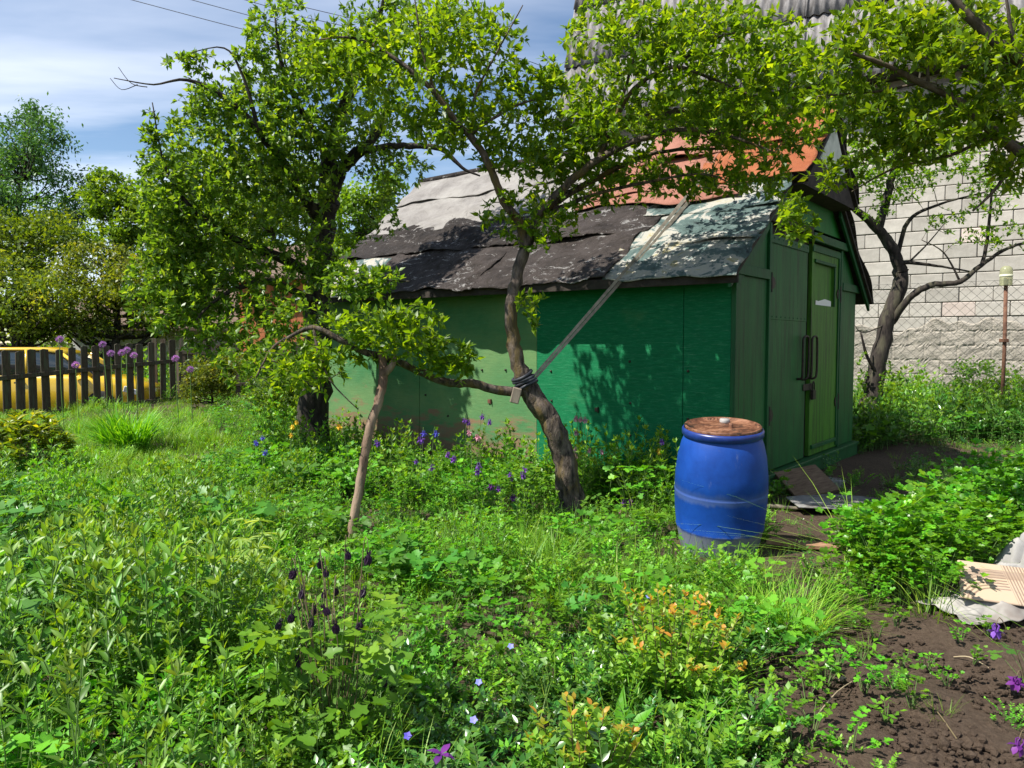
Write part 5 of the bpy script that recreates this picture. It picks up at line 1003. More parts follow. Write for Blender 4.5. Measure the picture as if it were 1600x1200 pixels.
def scatter(key, pts, rot, scl, idx):
    name, label, cat, pr = KINDS[key]; me = bpy.data.meshes.new(name); me.from_pydata([tuple(p) for p in pts], [], [])
    for an, ty, arr, fld in (('rot', 'FLOAT_VECTOR', rot, 'vector'), ('scl', 'FLOAT', scl, 'value'), ('idx', 'INT', idx, 'value')):
        at = me.attributes.new(an, ty, 'POINT'); at.data.foreach_set(fld, np.asarray(arr).ravel().astype(np.int32 if ty == 'INT' else np.float32))
    o = tag(link(bpy.data.objects.new(name, me)), label, cat, kind='stuff')
    nt = bpy.data.node_groups.new(name + '_scatter', 'GeometryNodeTree'); nt.interface.new_socket('Geometry', in_out='INPUT', socket_type='NodeSocketGeometry'); nt.interface.new_socket('Geometry', in_out='OUTPUT', socket_type='NodeSocketGeometry')
    N, Lk = nt.nodes, nt.links; gi, go, jn = N.new('NodeGroupInput'), N.new('NodeGroupOutput'), N.new('GeometryNodeJoinGeometry')
    def na(nm, ty):
        a = N.new('GeometryNodeInputNamedAttribute'); a.data_type = ty; a.inputs['Name'].default_value = nm; return a.outputs['Attribute']
    ra, sa, ia = na('rot', 'FLOAT_VECTOR'), na('scl', 'FLOAT'), na('idx', 'INT'); e2r = N.new('FunctionNodeEulerToRotation'); Lk.new(ra, e2r.inputs[0])
    for k, q in enumerate(pr):
        oi = N.new('GeometryNodeObjectInfo'); oi.inputs['Object'].default_value = q; oi.inputs['As Instance'].default_value = True
        cp = N.new('FunctionNodeCompare'); cp.data_type = 'INT'; cp.operation = 'EQUAL'; Lk.new(ia, cp.inputs[2]); cp.inputs[3].default_value = k
        ip = N.new('GeometryNodeInstanceOnPoints'); Lk.new(gi.outputs[0], ip.inputs['Points']); Lk.new(cp.outputs[0], ip.inputs['Selection']); Lk.new(oi.outputs['Geometry'], ip.inputs['Instance']); Lk.new(e2r.outputs[0], ip.inputs['Rotation']); Lk.new(sa, ip.inputs['Scale']); Lk.new(ip.outputs[0], jn.inputs[0])
    Lk.new(jn.outputs[0], go.inputs[0]); md = o.modifiers.new('scatter', 'NODES'); md.node_group = nt
    return o

# ------------------------------------------------------------------ where each kind grows
def inpoly(u, v, poly):
    c = np.zeros(len(u), bool); n = len(poly); j = n - 1
    for i in range(n):
        (xi, yi), (xj, yj) = poly[i], poly[j]; c ^= ((yi > v) != (yj > v)) & (u < (xj - xi) * (v - yi) / (yj - yi + 1e-9) + xi); j = i
    return c
gs = np.random.default_rng(321)
def sample(n, y0, y1):
    y = np.sqrt(gs.uniform(y0 * y0, y1 * y1, n)); x = gs.uniform(-1, 1, n) * (.70 * y + .9); return x, y
xx, yy = [], []
for (y0, y1, dn) in ((1.35, 3.2, 120), (3.2, 5.5, 100), (5.5, 8.5, 64), (8.5, 13, 48), (13, 20, 14), (20, 40, 3)):
    k = int(.85 * (y1 ** 2 - y0 ** 2) * dn); a, b_ = sample(k, y0, y1); xx.append(a); yy.append(b_)
xx, yy = np.concatenate(xx), np.concatenate(yy); zz = terr(xx, yy); uu, vv = px(np.stack([xx, yy, zz], 1))
lx, ly = (xx - SC[0]) * SX[0] + (yy - SC[1]) * SX[1], (xx - SC[0]) * SY[0] + (yy - SC[1]) * SY[1]
keep = ~((lx > -LEN - .05) & (lx < .10) & (ly > -.03) & (ly < WID + .05))
keep &= np.hypot(xx - bc[0], yy - bc[1]) > .33; keep &= ~((np.abs(xx - bc[0] + .05) < .33) & (yy < bc[1]) & (yy > bc[1] - .55) & (gs.uniform(0, 1, len(xx)) < .6))
bx_ = -((xx - BP[0]) * BU[0] + (yy - BP[1]) * BU[1]); by_ = -((xx - BP[0]) * BN[0] + (yy - BP[1]) * BN[1]); keep &= ~((by_ > -.15) & (bx_ > XL - .2))
keep &= ~((np.abs(xx - cc[0]) < 2.3) & (np.abs(yy - cc[1]) < 1.1))
keep &= np.hypot(xx, yy) > 1.5
SOIL = [(1175, 1060), (1225, 1005), (1330, 965), (1400, 945), (1480, 985), (1620, 955), (2200, 950), (2200, 1900), (1120, 1900), (1170, 1250)]
DOOR = [(1195, 800), (1225, 762), (1335, 708), (1480, 692), (1640, 700), (1660, 775), (1520, 808), (1430, 850), (1340, 880), (1300, 935), (1240, 1000), (1200, 930)]
CLOTH = [(1480, 990), (1470, 940), (1560, 890), (1680, 880), (1900, 900), (1900, 1000)]
BARE = [(110, 835), (150, 800), (225, 800), (230, 835), (170, 850)]
kind = np.empty(len(xx), dtype='U6'); r = gs.uniform(0, 1, len(xx)); r2 = gs.uniform(0, 1, len(xx))
patch = np.sin(xx * 2.1 + 1.3 * np.sin(yy * 1.7)) + np.sin(yy * 2.6 + xx * .8 + 2)
def pick(mask, table):
    acc = 0
    for (w, kd) in table:
        mm = mask & (r >= acc) & (r < acc + w); kind[mm] = kd; acc += w
pick(np.ones(len(xx), bool), [(.30, 'cover'), (.22, 'mint'), (.14, 'herb'), (.28, 'grass'), (.06, 'big')])
near_left = (uu < 520) & (vv > 905); pick(near_left, [(.40, 'herb'), (.16, 'lance'), (.18, 'mint'), (.14, 'grass'), (.07, 'cover'), (.05, 'tall')])
pick(near_left & (patch > .7), [(.25, 'herb'), (.35, 'lance'), (.2, 'grass'), (.1, 'mint'), (.1, 'big')])
gloom = inpoly(uu, vv, [(-400, 850), (60, 840), (120, 880), (110, 960), (60, 1010), (-400, 1040)]); pick(gloom, [(.6, 'dusk'), (.2, 'big'), (.2, 'grass')])  # dark leaves put this corner's shade into colour
hole = np.sin(xx * 5.3 + 2 * np.sin(yy * 4.1)) * np.sin(yy * 5.9 + xx * 2.2); keep &= ~((hole > .55) & (r2 > .25) & (yy < 6)); keep &= ~(gloom & (r2 > .45))
pick((uu < 330) & (vv > 770) & (vv <= 905) & ~gloom, [(.25, 'herb'), (.15, 'lance'), (.15, 'tall'), (.15, 'big'), (.15, 'grass'), (.15, 'cover')])
pick((uu > 440) & (uu < 1230) & (vv > 790) & (vv < 1000), [(.28, 'cover'), (.30, 'mint'), (.32, 'grass'), (.04, 'big'), (.06, 'herb')])
pick((uu > 440) & (uu < 1230) & (vv > 790) & (vv < 1000) & (patch > .8), [(.15, 'cover'), (.2, 'mint'), (.6, 'grass'), (.05, 'herb')])
pick((uu > 820) & (uu < 1230) & (vv > 845) & (vv < 960), [(.62, 'grass'), (.22, 'mint'), (.16, 'cover')])
pick((uu > 520) & (uu < 1190) & (vv > 1000), [(.40, 'mint'), (.30, 'peri'), (.14, 'cover'), (.16, 'grass')])
pick((uu > 560) & (uu < 1080) & (vv > 1120), [(.62, 'peri'), (.18, 'mint'), (.20, 'grass')])
pick((uu > 1030) & (vv > 760) & (vv < 860) & (uu < 1200), [(.4, 'cover'), (.4, 'mint'), (.2, 'grass')])
foot = (ly < -.03) & (ly > -1.0) & (lx > -LEN) & (lx < -.2); pick(foot, [(.24, 'tall'), (.26, 'herb'), (.26, 'cover'), (.14, 'mint'), (.10, 'big')])
pick((uu > 330) & (uu < 640) & (vv > 650) & (vv < 800), [(.22, 'tall'), (.30, 'herb'), (.22, 'cover'), (.14, 'mint'), (.12, 'big')])
lawn = inpoly(uu, vv, [(80, 770), (110, 690), (320, 668), (380, 700), (330, 740), (240, 790)]); pick(lawn, [(.72, 'lawn'), (.2, 'grass'), (.08, 'mint')])
pars = (uu > 1270) & (vv > 775) & ~inpoly(uu, vv, DOOR); pick(pars & (vv < 985), [(.66, 'pars'), (.16, 'cover'), (.10, 'mint'), (.08, 'grass')])
pick((uu > 1330) & (vv < 730) & (yy < 16), [(.55, 'dusk'), (.12, 'tall'), (.13, 'herb'), (.08, 'cover'), (.12, 'big')])  # many dark-leaved weeds here, deepening the shade by leaf colour
pick((uu > 1190) & (uu < 1330) & (vv > 885) & (vv < 1000), [(.75, 'grass'), (.15, 'mint'), (.10, 'cover')])
soil = inpoly(uu, vv, SOIL); pick(soil, [(.5, 'mint'), (.2, 'cover'), (.3, 'grass')]); keep &= ~(soil & (r2 > .05))
dd_ = inpoly(uu, vv, DOOR); pick(dd_, [(.5, 'dusk'), (.3, 'grass'), (.2, 'mint')]); keep &= ~(dd_ & (r2 > np.where(uu > 1420, .35, .12))); keep &= ~inpoly(uu, vv, CLOTH); keep &= ~inpoly(uu, vv, BARE)  # dark leaf colour adds to the shade before the doors
pick((yy > 9.5) & (yy < 16) & (uu < 330), [(.6, 'lawn'), (.25, 'grass'), (.15, 'mint')])
pick((yy > 16) & (uu < 800), [(.35, 'tall'), (.25, 'herb'), (.4, 'grass')])
BASE = {'lance': .95, 'dusk': .9, 'herb': .95, 'tall': .85, 'cover': 1.0, 'big': 1.0, 'pars': 1.0, 'grass': 1.0, 'lawn': 1.15, 'peri': 1.0, 'mint': 1.0}
kind[(kind == 'big') & (yy < 2.9)] = 'mint'
for kd in KINDS:
    mk = keep & (kind == kd); k = int(mk.sum()); nn_ = len(KINDS[kd][3])
    if not k: continue
    far = 1 + .5 * sst((yy[mk] - 7) / 6) + 1.0 * sst((yy[mk] - 14) / 8)
    far = np.where((uu[mk] < 420) & (yy[mk] > 6.5) & (yy[mk] < 17), .72, far)
    far = np.where(dd_[mk], .6, far); far = np.where((kind[mk] == 'lawn') & (yy[mk] > 6.5), 1.25, far)
    hv = np.clip(1 + .14 * patch[mk], .7, 1.25); sm = np.where(soil[mk], .45, 1.0)
    low = np.where((uu[mk] > 430) & (uu[mk] < 1250) & (vv[mk] > 800) & (vv[mk] < 1010), .78, 1.0)
    scatter(kd, np.stack([xx[mk], yy[mk], zz[mk] - .01], 1), np.stack([gs.normal(0, .10, k), gs.normal(0, .10, k), gs.uniform(0, 6.28, k)], 1), BASE[kd] * far * hv * sm * low * gs.uniform(.62, 1.25, k), gs.integers(0, nn_, k))
    print(kd, k)
# ------------------------------------------------------------------ single plants and flowers
def petal_mat(name, a, b_):
    return leafm(name, a, tuple((x + y) / 2 for x, y in zip(a, b_)), b_, .3, .5, .3, .25, (1.1, 1.0, 1.1))
PURP = petal_mat('petal_purple', (.10, .02, .22), (.25, .10, .48)); PURD = petal_mat('petal_dark_purple', (.014, .006, .016), (.05, .018, .06)); PINK = petal_mat('petal_pink', (.45, .16, .26), (.70, .40, .46)); BLUE = petal_mat('petal_blue', (.05, .05, .40), (.14, .13, .62)); LILA = petal_mat('petal_lilac', (.30, .12, .34), (.52, .26, .56)); YELL = petal_mat('petal_yellow', (.6, .36, .02), (.8, .55, .04)); SKYB = petal_mat('petal_sky', (.16, .18, .60), (.34, .36, .80)); MAGE = petal_mat('petal_magenta', (.10, .012, .16), (.24, .05, .30))
def columbine_flower(g, s=.05, closed=False):
    ge = Geo(); a = np.arange(5) * 1.2566
    if closed:
        for k, rr in ((0, .30), (.6, .22)):
            d = np.stack([np.cos(a + k) * rr, np.sin(a + k) * rr, -np.ones(5)], 1); b0 = np.stack([np.cos(a + k), np.sin(a + k), np.zeros(5)], 1) * s * .10; nn = np.stack([np.cos(a + k), np.sin(a + k), np.full(5, .3)], 1); v, f = leaves(T8, b0, d, nn, s * .95, s * .5); ge.add(v, f, 0, .3 + k * .5)
    else:
        d = np.stack([np.cos(a), np.sin(a), np.full(5, -.15)], 1); v, f = leaves(T8, np.zeros((5, 3)), d, np.tile((0, 0, 1.), (5, 1)), s * .55, s * .3); ge.add(v, f, 0, .25)
        d = np.stack([np.cos(a + .63) * .35, np.sin(a + .63) * .35, -np.ones(5)], 1); b0 = np.stack([np.cos(a + .63), np.sin(a + .63), np.zeros(5)], 1) * s * .12; nn = np.stack([np.cos(a + .63), np.sin(a + .63), np.full(5, .3)], 1); v, f = leaves(T8, b0, d, nn, s * .5, s * .34); ge.add(v, f, 0, .85)
    for q in a + .63: ge.add(*tube_arr(np.array([(math.cos(q) * s * .12, math.sin(q) * s * .12, 0), (math.cos(q) * s * .2, math.sin(q) * s * .2, s * .25), (math.cos(q) * s * .1, math.sin(q) * s * .1, s * .36)]), np.array((s * .06, s * .035, s * .03)), 4), 0, .4)
    return ge
_gf = np.random.default_rng(5)
FL = {}
for nm, mt in (('purple', PURP), ('pink', PINK), ('blue', BLUE), ('yellow', YELL), ('magenta', MAGE)): FL[nm] = columbine_flower(_gf, .058).mesh('flower', [mt])
FL['dark'] = columbine_flower(_gf, .036, True).mesh('flower', [PURD])
def flower_plant(name, label, cat, base, flowers, leafgeo, leafmats, group=None, stem_mat=STEM, seed=1, size=1.0):
    g = np.random.default_rng(seed); t = thing(name, label, cat, base, 0, group); base = np.asarray(base)
    lf = leafgeo.obj('leaves', leafmats, t); tag(lf, kind='stuff')
    for (p, col) in flowers:
        p = np.asarray(p) - base; b0 = np.array((p[0] * .25 + g.normal(0, .02), p[1] * .25 + g.normal(0, .02), .0)); k = np.array((p[0] * .9, p[1] * .9, p[2] + .035)); q = smooth_line(np.array([b0, b0 * .45 + k * .55 + g.normal(0, .015, 3) * (1, 1, 0), k, p + (0, 0, .018 * size)]), 4)
        Geo().add(*tube_arr(q, np.linspace(.0026, .0012, len(q)), 4)).obj('stem', stem_mat, t)
        o = link(bpy.data.objects.new('flower', FL[col]), t); o.location = p; s = size * g.uniform(.85, 1.2); o.scale = (s, s, s); o.rotation_euler = (g.normal(0, .25), g.normal(0, .25), g.uniform(0, 6))
    return t
def col_leaves(seed, spread, h, n=26, ls=.06): return rosette(np.random.default_rng(seed), n, h, spread, ls, 3, TL)
# dark-budded columbine in the foreground
dk = [(461, 892), (500, 876), (543, 862), (576, 866), (473, 921), (508, 924), (525, 920), (569, 920), (467, 952), (492, 948), (506, 949), (457, 959), (438, 971), (524, 975), (565, 972), (464, 1029), (563, 1042), (487, 968), (595, 1061), (455, 892), (508, 890)]
b0 = G(515, 1165); flower_plant('columbine_plant', 'large foreground columbine with nodding blackish purple buds', 'flower', b0, [(P(u, v, 2.62 + .22 * math.sin(u * 1.7)), 'dark') for u, v in dk], col_leaves(3, .27, (.08, .48), 90, .056), [L_COVER, STEM], None, STEMB, 3, .9)
# columbines along the shed foot
cols = [((560, 772), 6.6, [(589, 692, 'purple'), (530, 667, 'yellow')], 'columbine with one purple bloom left of the prop, yellow bloom beside it'),
        ((410, 770), 6.9, [(410, 684, 'blue'), (400, 692, 'blue'), (415, 707, 'blue')], 'blue flowered columbine in the bed left of the prop'),
        ((655, 795), 6.4, [(657, 687, 'purple'), (662, 677, 'blue'), (681, 677, 'blue'), (650, 721, 'purple'), (675, 730, 'purple'), (700, 710, 'purple')], 'columbine with blue violet blooms at the left foot of the shed wall'),
        ((738, 795), 6.4, [(732, 660, 'purple'), (726, 657, 'purple'), (754, 651, 'purple'), (765, 659, 'purple'), (746, 683, 'pink'), (733, 676, 'pink'), (709, 717, 'purple')], 'tallest violet columbine before the worn wall patch'),
        ((770, 812), 6.1, [(746, 736, 'purple'), (748, 728, 'purple'), (767, 760, 'magenta'), (779, 764, 'purple'), (780, 801, 'magenta'), (802, 777, 'magenta')], 'magenta violet columbine low in front of the shed left of the trunk'),
        ((815, 812), 6.2, [(800, 749, 'purple'), (797, 742, 'purple'), (817, 742, 'purple'), (820, 733, 'purple'), (847, 802, 'magenta')], 'dark violet columbine just left of the plum trunk foot'),
        ((915, 800), 6.5, [(900, 654, 'pink'), (907, 655, 'pink'), (914, 656, 'pink'), (900, 676, 'pink'), (899, 702, 'pink'), (899, 712, 'pink'), (940, 706, 'pink'), (921, 704, 'pink')], 'pale pink columbine against the shed wall right of the plum trunk'),
        ((990, 815), 6.1, [(1002, 772, 'purple'), (975, 786, 'purple'), (986, 786, 'magenta'), (968, 800, 'pink')], 'small violet columbine between the plum trunk and the barrel'),
        ((1045, 795), 6.35, [(1034, 690, 'purple'), (1030, 705, 'yellow')], 'spindly columbine close to the left side of the barrel')]
for k, ((u, v), dep, fl, lab) in enumerate(cols):
    b0 = P(u, v, dep); b0[2] = float(terr(b0[0], b0[1])); flower_plant('columbine_plant', lab, 'flower', b0, [(P(a, c, dep + .06 * math.sin(a)), cl_) for a, c, cl_ in fl], col_leaves(20 + k, .2, (.15, .42), 26, .055), [L_COVER, STEM], 'columbines along the shed', STEM, 30 + k, 1.15)
# yellow bloom clump
b0 = P(457, 740, 7.0); b0[2] = float(terr(b0[0], b0[1])); flower_plant('celandine_plant', 'yellow flowered weed in the bed below the apple trunk', 'flower', b0, [(P(457, 667, 7.0), 'yellow'), (P(455, 680, 6.95), 'yellow'), (P(463, 660, 7.05), 'yellow')], col_leaves(61, .2, (.1, .35), 24, .05), [L_COVER, STEM], None, STEM, 62, .9)
# purple flower heads leaning in from the right edge
b0 = G(1640, 1120); flower_plant('columbine_plant', 'violet columbine leaning in from the right edge above the bare soil', 'flower', b0, [(P(1556, 985, 2.75), 'purple'), (P(1588, 1066, 2.7), 'magenta'), (P(1592, 1165, 2.5), 'magenta')], col_leaves(71, .2, (.1, .25), 16, .05), [L_COLUMB, STEM], None, STEMB, 72, 1.15)
# open violet flower at the bottom edge
b0 = G(700, 1290); t = thing('iris_flower', 'open violet flower with drooping petals at the bottom edge', 'flower', b0); p = P(690, 1178, 2.2) - b0; g = np.random.default_rng(9)
Geo().add(*tube_arr(smooth_line(np.array([(0, 0, 0), p * (.6, .6, .5), p]), 4), np.full(9, .004), 5)).obj('stem', STEM, t)
for k in range(6):
    a = k * 1.047; d = np.array([(math.cos(a), math.sin(a), .35 if k % 2 else -.35)]); o = Geo().add(*leaves(T8, p[None], d, np.array([(0, 0, 1.)]), .046, .026), 0, .1 + .4 * (k % 2)).obj('petal', MAGE, t)
# periwinkle blooms
for k, (u, v, dep, lab) in enumerate([(740, 1125, 2.42, 'pale blue periwinkle bloom nearest to the camera'), (748, 1066, 2.75, 'blue periwinkle bloom above the nearest one'), (798, 1010, 3.05, 'small blue periwinkle bloom in the middle of the foreground green'), (1152, 882, 4.6, 'blue periwinkle bloom in the grass before the barrel'), (1013, 932, 3.75, 'blue star bloom beside the orange tipped bush'), (637, 1150, 2.35, 'dark blue periwinkle bloom in shade near the bottom edge')]):
    p = P(u, v, dep); b0 = np.array((p[0], p[1] + .02, float(terr(p[0], p[1])))); t = thing('periwinkle_flower', lab, 'flower', b0, 0, 'periwinkle blooms'); q = p - b0
    Geo().add(*tube_arr(np.array([(0, 0, 0), q * .5 + (.01, 0, 0), q]), np.array((.0016, .0014, .0012)), 4)).obj('stem', STEM, t)
    a = np.arange(5) * 1.2566 + k; d = np.stack([np.cos(a), np.sin(a) * .75 - .2, np.sin(a) * .6 + .15], 1)
    for i in range(5): Geo().add(*leaves(T5, q[None], d[i:i + 1], np.array([(0, -.6, .8)]), .015, .0165), 0, .6).obj('petal', SKYB if k != 5 else BLUE, t)
# alliums before the picket fence
g = np.random.default_rng(12); hd = Geo(); q = rv(150, g); v, f = leaves(T5, q * .03, q, rv(150, g), .036, .014); hd.add(v, f, 0, np.repeat(g.uniform(.2, 1, 150), 5)); hd = hd.mesh('flower_head', [LILA])
for k, (u, v, lab) in enumerate([(93, 530, 'purple allium ball standing alone above the fence top'), (118, 570, 'purple allium ball lower than its neighbours before the fence'), (160, 538, 'faded pale allium ball at the top of the pickets'), (173, 552, 'purple allium ball left of the tight pair'), (190, 551, 'left purple allium ball of the tight pair'), (198, 547, 'right purple allium ball of the tight pair'), (209, 555, 'purple allium ball just right of the tight pair'), (274, 560, 'purple allium ball beside the fence end post'), (297, 577, 'rightmost purple allium ball, right of the fence end post')]):
    dep = 11.4 + .3 * math.sin(u); p = P(u, v, dep); b0 = np.array((p[0] + .03, p[1], float(terr(p[0], p[1])))); t = thing('allium_flower', lab, 'flower', b0, 0, 'alliums before the picket fence'); q = p - b0
    Geo().add(*tube_arr(smooth_line(np.array([(0, 0, 0), q * .5 + (g.normal(0, .02), 0, 0), q]), 4), np.full(9, .006), 5)).obj('stem', STEM, t); o = link(bpy.data.objects.new('flower_head', hd), t); o.location = q; o.scale = (.95, .95, .85)
    ge = tuft(g, 10, (.25, .5), .05, .022, .7); tag(ge.obj('leaves', [L_GRASS, STEM], t), kind='stuff')
# peony bush, iris clump, pale palmate plant, orange-tipped bushes
def bush(name, label, base, geo, mats): t = thing(name, label, 'plant', base); tag(geo.obj('foliage', mats, t), kind='stuff'); return t
g = np.random.default_rng(15); pe = Geo()
for _ in range(75):
    a = g.uniform(0, 6.28); r_ = math.sqrt(g.uniform(0, 1)); H = .62 * (1 - .45 * r_ ** 2) * g.uniform(.8, 1.05); e = np.array((.5 * r_ * math.cos(a), .5 * r_ * math.sin(a), H)); add_stem(pe, [e * (.3, .3, 0), e * (.6, .6, .55), e], .005, .002)
    for q in (1.0, .82, .62):
        k = 6; c = e * (.6 + .4 * q, .6 + .4 * q, q); az = g.uniform(0, 6.28, k); d = np.stack([np.cos(az), np.sin(az), g.normal(.05, .3, k)], 1) + nrm(e) * .5; v, f = leaves(T8, np.repeat(c[None], k, 0), d, up_noise(k, g, .35), .12 * g.uniform(.7, 1.1, k), .036); pe.add(v, f, 0, np.repeat(np.clip(g.normal(.3 + .6 * (q - .6) + .25 * (H - .3), .15, k), 0, 1), 8))
b0 = G(40, 742); bush('peony_bush', 'rounded yellow green peony bush at the left edge before the fence', b0, pe, [L_YEL, STEMB])
g = np.random.default_rng(16); b0 = G(196, 702); bush('iris_clump', 'clump of upright sword shaped leaves on the grass before the fence', b0, tuft(g, 330, (.35, .62), .26, .026, .55, .02, 4), [L_GRASS, STEM])
g = np.random.default_rng(17); b0 = G(178, 812); bush('grass_tussock', 'upright grass tussock beside the small bare soil patch at left', b0, tuft(g, 160, (.28, .5), .12, .008, .4, .05, 4), [L_GRASS, STEM])
g = np.random.default_rng(18); b0 = G(1345, 905); bush('dry_tussock', 'wispy arching grass tussock at the edge of the parsley before the doors', b0, tuft(g, 60, (.4, .7), .12, .005, 1.1, .45, 4), [L_GRASS, STEM])
g = np.random.default_rng(19); b0 = G(1225, 985); bush('light_tussock', 'bright fine grass tussock on the edge of the bare soil', b0, tuft(g, 420, (.14, .34), .2, .0045, .7, .2, 3), [L_GRASS, STEM])
def palmate(g, stems=7, h=(.3, .52), spread=.22, ll=.10, lw=.02, light=0.0):
    ge = Geo()
    for _ in range(stems):
        a = g.uniform(0, 6.28); r_ = spread * math.sqrt(g.uniform(0, 1)); H = g.uniform(*h); e = np.array((r_ * math.cos(a), r_ * math.sin(a), H)); add_stem(ge, [e * (.3, .3, 0), e * (.7, .7, .55), e], .004, .002)
        for q in (1.0, .84, .68, .5):
            c = e * (.5 + .5 * q, .5 + .5 * q, q); aa = g.uniform(0, 6.28); hub = c + np.array((math.cos(aa), math.sin(aa), .35)) * .06; add_stem(ge, [c, hub], .0016, .0012, 1, 3); k = 7; az = aa + np.linspace(-1.7, 1.7, k); d = np.stack([np.cos(az), np.sin(az), np.full(k, -.25) + g.normal(0, .12, k)], 1); v, f = leaves(T8, np.repeat(hub[None], k, 0), d, up_noise(k, g, .2), ll * g.uniform(.8, 1.1, k) * (1.1 - .2 * q), lw); ge.add(v, f, 0, np.repeat(np.clip(g.normal(.5, .2, k) + light, 0, 1), 8))
    return ge
bush('lupin_plant', 'pale palmate leaved plant drooping in the left foreground', G(365, 985), palmate(np.random.default_rng(21), 9), [L_PALE, STEM])
bush('lupin_plant', 'second palmate plant, greener, left of the bare soil patch', G(85, 850), palmate(np.random.default_rng(22), 11, (.3, .5), .4), [L_HERB, STEM])
def blush(g, stems, R_, H_):
    ge = Geo()
    for _ in range(stems):
        a = g.uniform(0, 6.28); r_ = math.sqrt(g.uniform(0, 1)); H = H_ * (1 - .35 * r_ ** 2) * g.uniform(.75, 1.08); e = np.array((R_ * r_ * math.cos(a), R_ * r_ * math.sin(a), H)); p = smooth_line(np.array([e * (.35, .35, 0), e * (.7, .7, .5), e]), 3); add_stem(ge, p, .003, .0015)
        n = 12; t = np.linspace(.3, 1, n); q = np.stack([np.interp(t, np.linspace(0, 1, len(p)), p[:, i]) for i in range(3)], 1); az = g.uniform(0, 6.28) + np.arange(n) * 2.4
        for s in (0, 3.14):
            el = g.normal(.25, .3, n) + .5 * t ** 4; d = np.stack([np.cos(az + s) * np.cos(el), np.sin(az + s) * np.cos(el), np.sin(el)], 1); v, f = leaves(T8, q, d, up_noise(n, g, .35), .046 * g.uniform(.7, 1.15, n) * (1 - .35 * t ** 4), .026 * (1 - .35 * t ** 4)); ge.add(v, f, 0, np.repeat(np.clip(.12 + .32 * t + .40 * (t > .93) * g.uniform(.2, 1.3) + g.normal(0, .1, n), 0, 1), 8))
    return ge
bush('blush_bush', 'low bush with orange blushed shoot tips in the middle foreground', G(1045, 1085), blush(np.random.default_rng(25), 58, .34, .42), [L_BLUSH, STEMB])
bush('blush_bush', 'smaller orange tipped bush cut off by the bottom edge', G(905, 1260), blush(np.random.default_rng(26), 26, .2, .32), [L_BLUSH, STEMB])
# broad dock leaves
def dock(name, label, base, spec, mat=L_COVER):
    t = thing(name, label, 'plant', base)
    for (az, el, L, w) in spec:
        d = np.array([(math.cos(az) * math.cos(el), math.sin(az) * math.cos(el), math.sin(el))]); Geo().add(*leaves(T8, np.array([(0, 0, .01)]) + d * .05, d, np.array([(-.3 * math.cos(az), -.3 * math.sin(az) - .2, 1.)]), L, w), 0, .45).obj('leaf', mat, t); Geo().add(*tube_arr(np.concatenate([np.zeros((1, 3)), d * .06]), np.array((.003, .002)), 4)).obj('leaf_stalk', STEM, t)
    return t
dock('dock_plant', 'broad leaved dock at the shady edge of the bare soil', G(1165, 1150), [(.3, .5, .13, .07), (1.6, .7, .12, .06), (-1.0, .4, .14, .075), (2.6, .6, .11, .05), (-2.2, .5, .1, .05)])
dock('dock_plant', 'pale broad leaved plant on the bright grass edge', G(1235, 995), [(.1, .25, .13, .07), (.9, .8, .12, .06), (2.4, .7, .12, .06), (-.8, .5, .1, .05)], L_PARS)
dock('dock_plant', 'upright long leaved weed in front of the orange tipped bush', G(965, 1180), [(1.2, 1.2, .17, .045), (2.5, .9, .16, .05), (.2, .9, .15, .05), (-1.2, 1.0, .13, .045), (3.4, .7, .12, .04)], L_PARS)
# seedlings on the bare soil
sd = [(1345, 1035, 1.0), (1370, 1005, .9), (1400, 985, .9), (1395, 1080, .8), (1350, 1085, 1.1), (1425, 1110, 1.0), (1290, 1075, .9), (1260, 1100, .8), (1270, 1150, 1.0), (1450, 1050, .7), (1480, 1075, .6), (1520, 1040, .6), (1385, 1130, .9), (1240, 1175, 1.1), (1330, 1185, 1.0), (1310, 1040, .8), (1500, 1010, .7), (1545, 1000, .7), (1410, 1045, .7)]
words = ['beside the dark hollow', 'nearest the parsley', 'close to the cloth', 'in the middle row', 'at the row end', 'with a long shadow', 'by the shady edge', 'under the tangled weeds', 'at the lower left', 'standing alone', 'tiny and low', 'near the right edge', 'leaning over', 'bottom left corner of the soil', 'bottom middle of the soil', 'behind the lone stone', 'before the crumpled cloth', 'under the violet flower', 'between two rows']
for k, (u, v, s) in enumerate(sd):
    g = np.random.default_rng(200 + k); b0 = G(u, v); b0[2] += .008; t = thing('seedling', 'green seedling on the bare soil, ' + words[k], 'plant', b0, g.uniform(0, 6), 'seedlings on the bare soil'); ge = parsley(g, 6, (.05 * s, .12 * s), .07 * s, .026 * s) if k % 3 else rosette(g, 8, (.03 * s, .10 * s), .06 * s, .04 * s, 3, T5, .1, .5)
    tag(ge.obj('leaves', [L_PARS, STEM], t), kind='stuff')
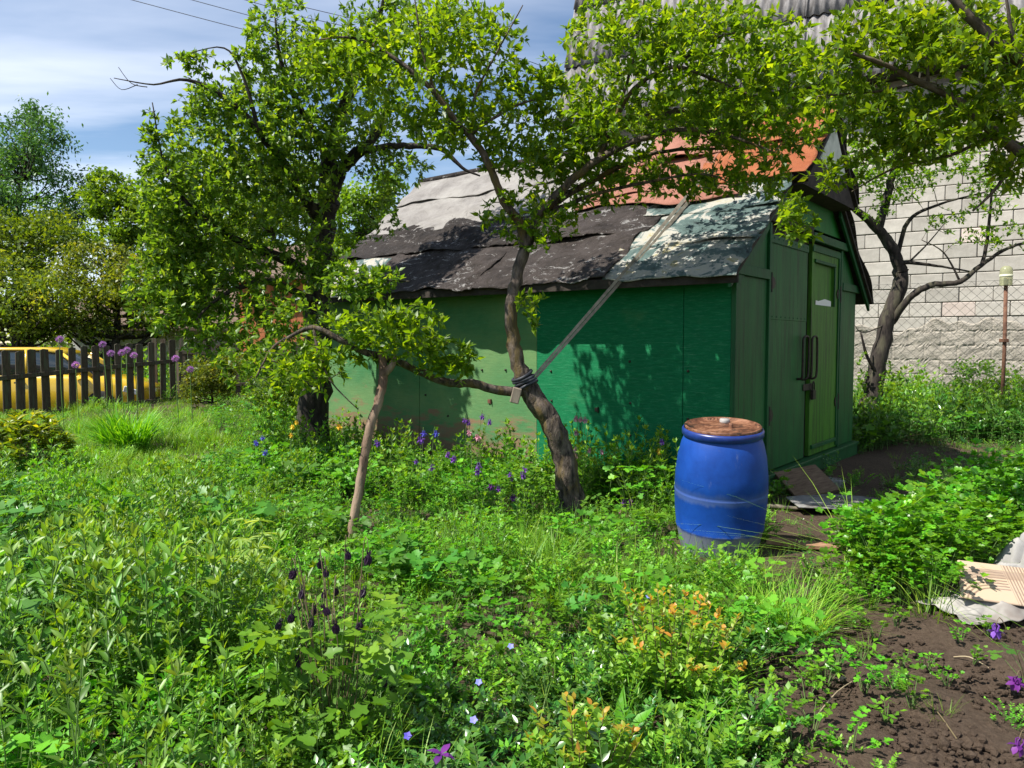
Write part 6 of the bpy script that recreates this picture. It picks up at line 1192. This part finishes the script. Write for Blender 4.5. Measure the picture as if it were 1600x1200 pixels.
# stones and crumbs on the soil
g = np.random.default_rng(300); ico = np.array([(0, 0, 1), (.9, 0, .45), (.28, .85, .45), (-.72, .53, .45), (-.72, -.53, .45), (.28, -.85, .45), (.72, .53, -.45), (-.28, .85, -.45), (-.9, 0, -.45), (-.28, -.85, -.45), (.72, -.53, -.45), (0, 0, -1)]); icf = np.array([(0, 1, 2), (0, 2, 3), (0, 3, 4), (0, 4, 5), (0, 5, 1), (1, 6, 2), (2, 7, 3), (3, 8, 4), (4, 9, 5), (5, 10, 1), (6, 7, 2), (7, 8, 3), (8, 9, 4), (9, 10, 5), (10, 6, 1), (11, 7, 6), (11, 8, 7), (11, 9, 8), (11, 10, 9), (11, 6, 10)])
ge = Geo(); n_ = 0
while n_ < 2600:
    u, v = g.uniform(1150, 1640), g.uniform(950, 1260); p = G(u, v); s = abs(g.normal(0, .008)) + .003
    ge.add(ico * (s * g.uniform(.7, 1.3), s * g.uniform(.7, 1.3), s * .8) * g.uniform(.75, 1.25, (12, 1)) + p + (0, 0, s * .3), icf); n_ += 1
tag(ge.obj('soil_crumbs', MATS['soil'], None, smooth=False), 'loose crumbs of dark garden soil', 'soil', kind='stuff')
STN = pm('stone_pink', (.3, .2, .16), (.45, .33, .27), 12, .9, .3, .003); p = G(1316, 1066); o = Geo().add(ico * (.022, .018, .015) + p + (0, 0, .012), icf).obj('pebble', STN, None, p); o.location = p; tag(o, 'small pinkish stone lying on the bare soil', 'stone')
# dry straws over the soil
for k, (u0, v0, u1, v1, lab) in enumerate([(1270, 1130, 1345, 1062, 'dry straw lying slantwise on the soil near the seedlings'), (1490, 1030, 1545, 1048, 'pale dry straw on the soil below the cloth'), (1250, 1015, 1330, 985, 'thin dry grass stalk arching over the soil edge'), (1440, 1095, 1495, 1160, 'dark twig half buried in the bare soil')]):
    a, b_ = G(u0, v0), G(u1, v1); q = smooth_line(np.array([a + (0, 0, .01), (a + b_) / 2 + (0, .01, .03), b_ + (0, 0, .012)]), 4); o = Geo().add(*tube_arr(q, np.full(len(q), .003), 4)).obj('dry_straw', pm('straw%d' % k, (.22, .17, .10), (.36, .29, .18), 20, .8, .2, .002) if k < 3 else STEMB, None, a); o.location = a; tag(o, lab, 'straw', 'dry straws on the soil')
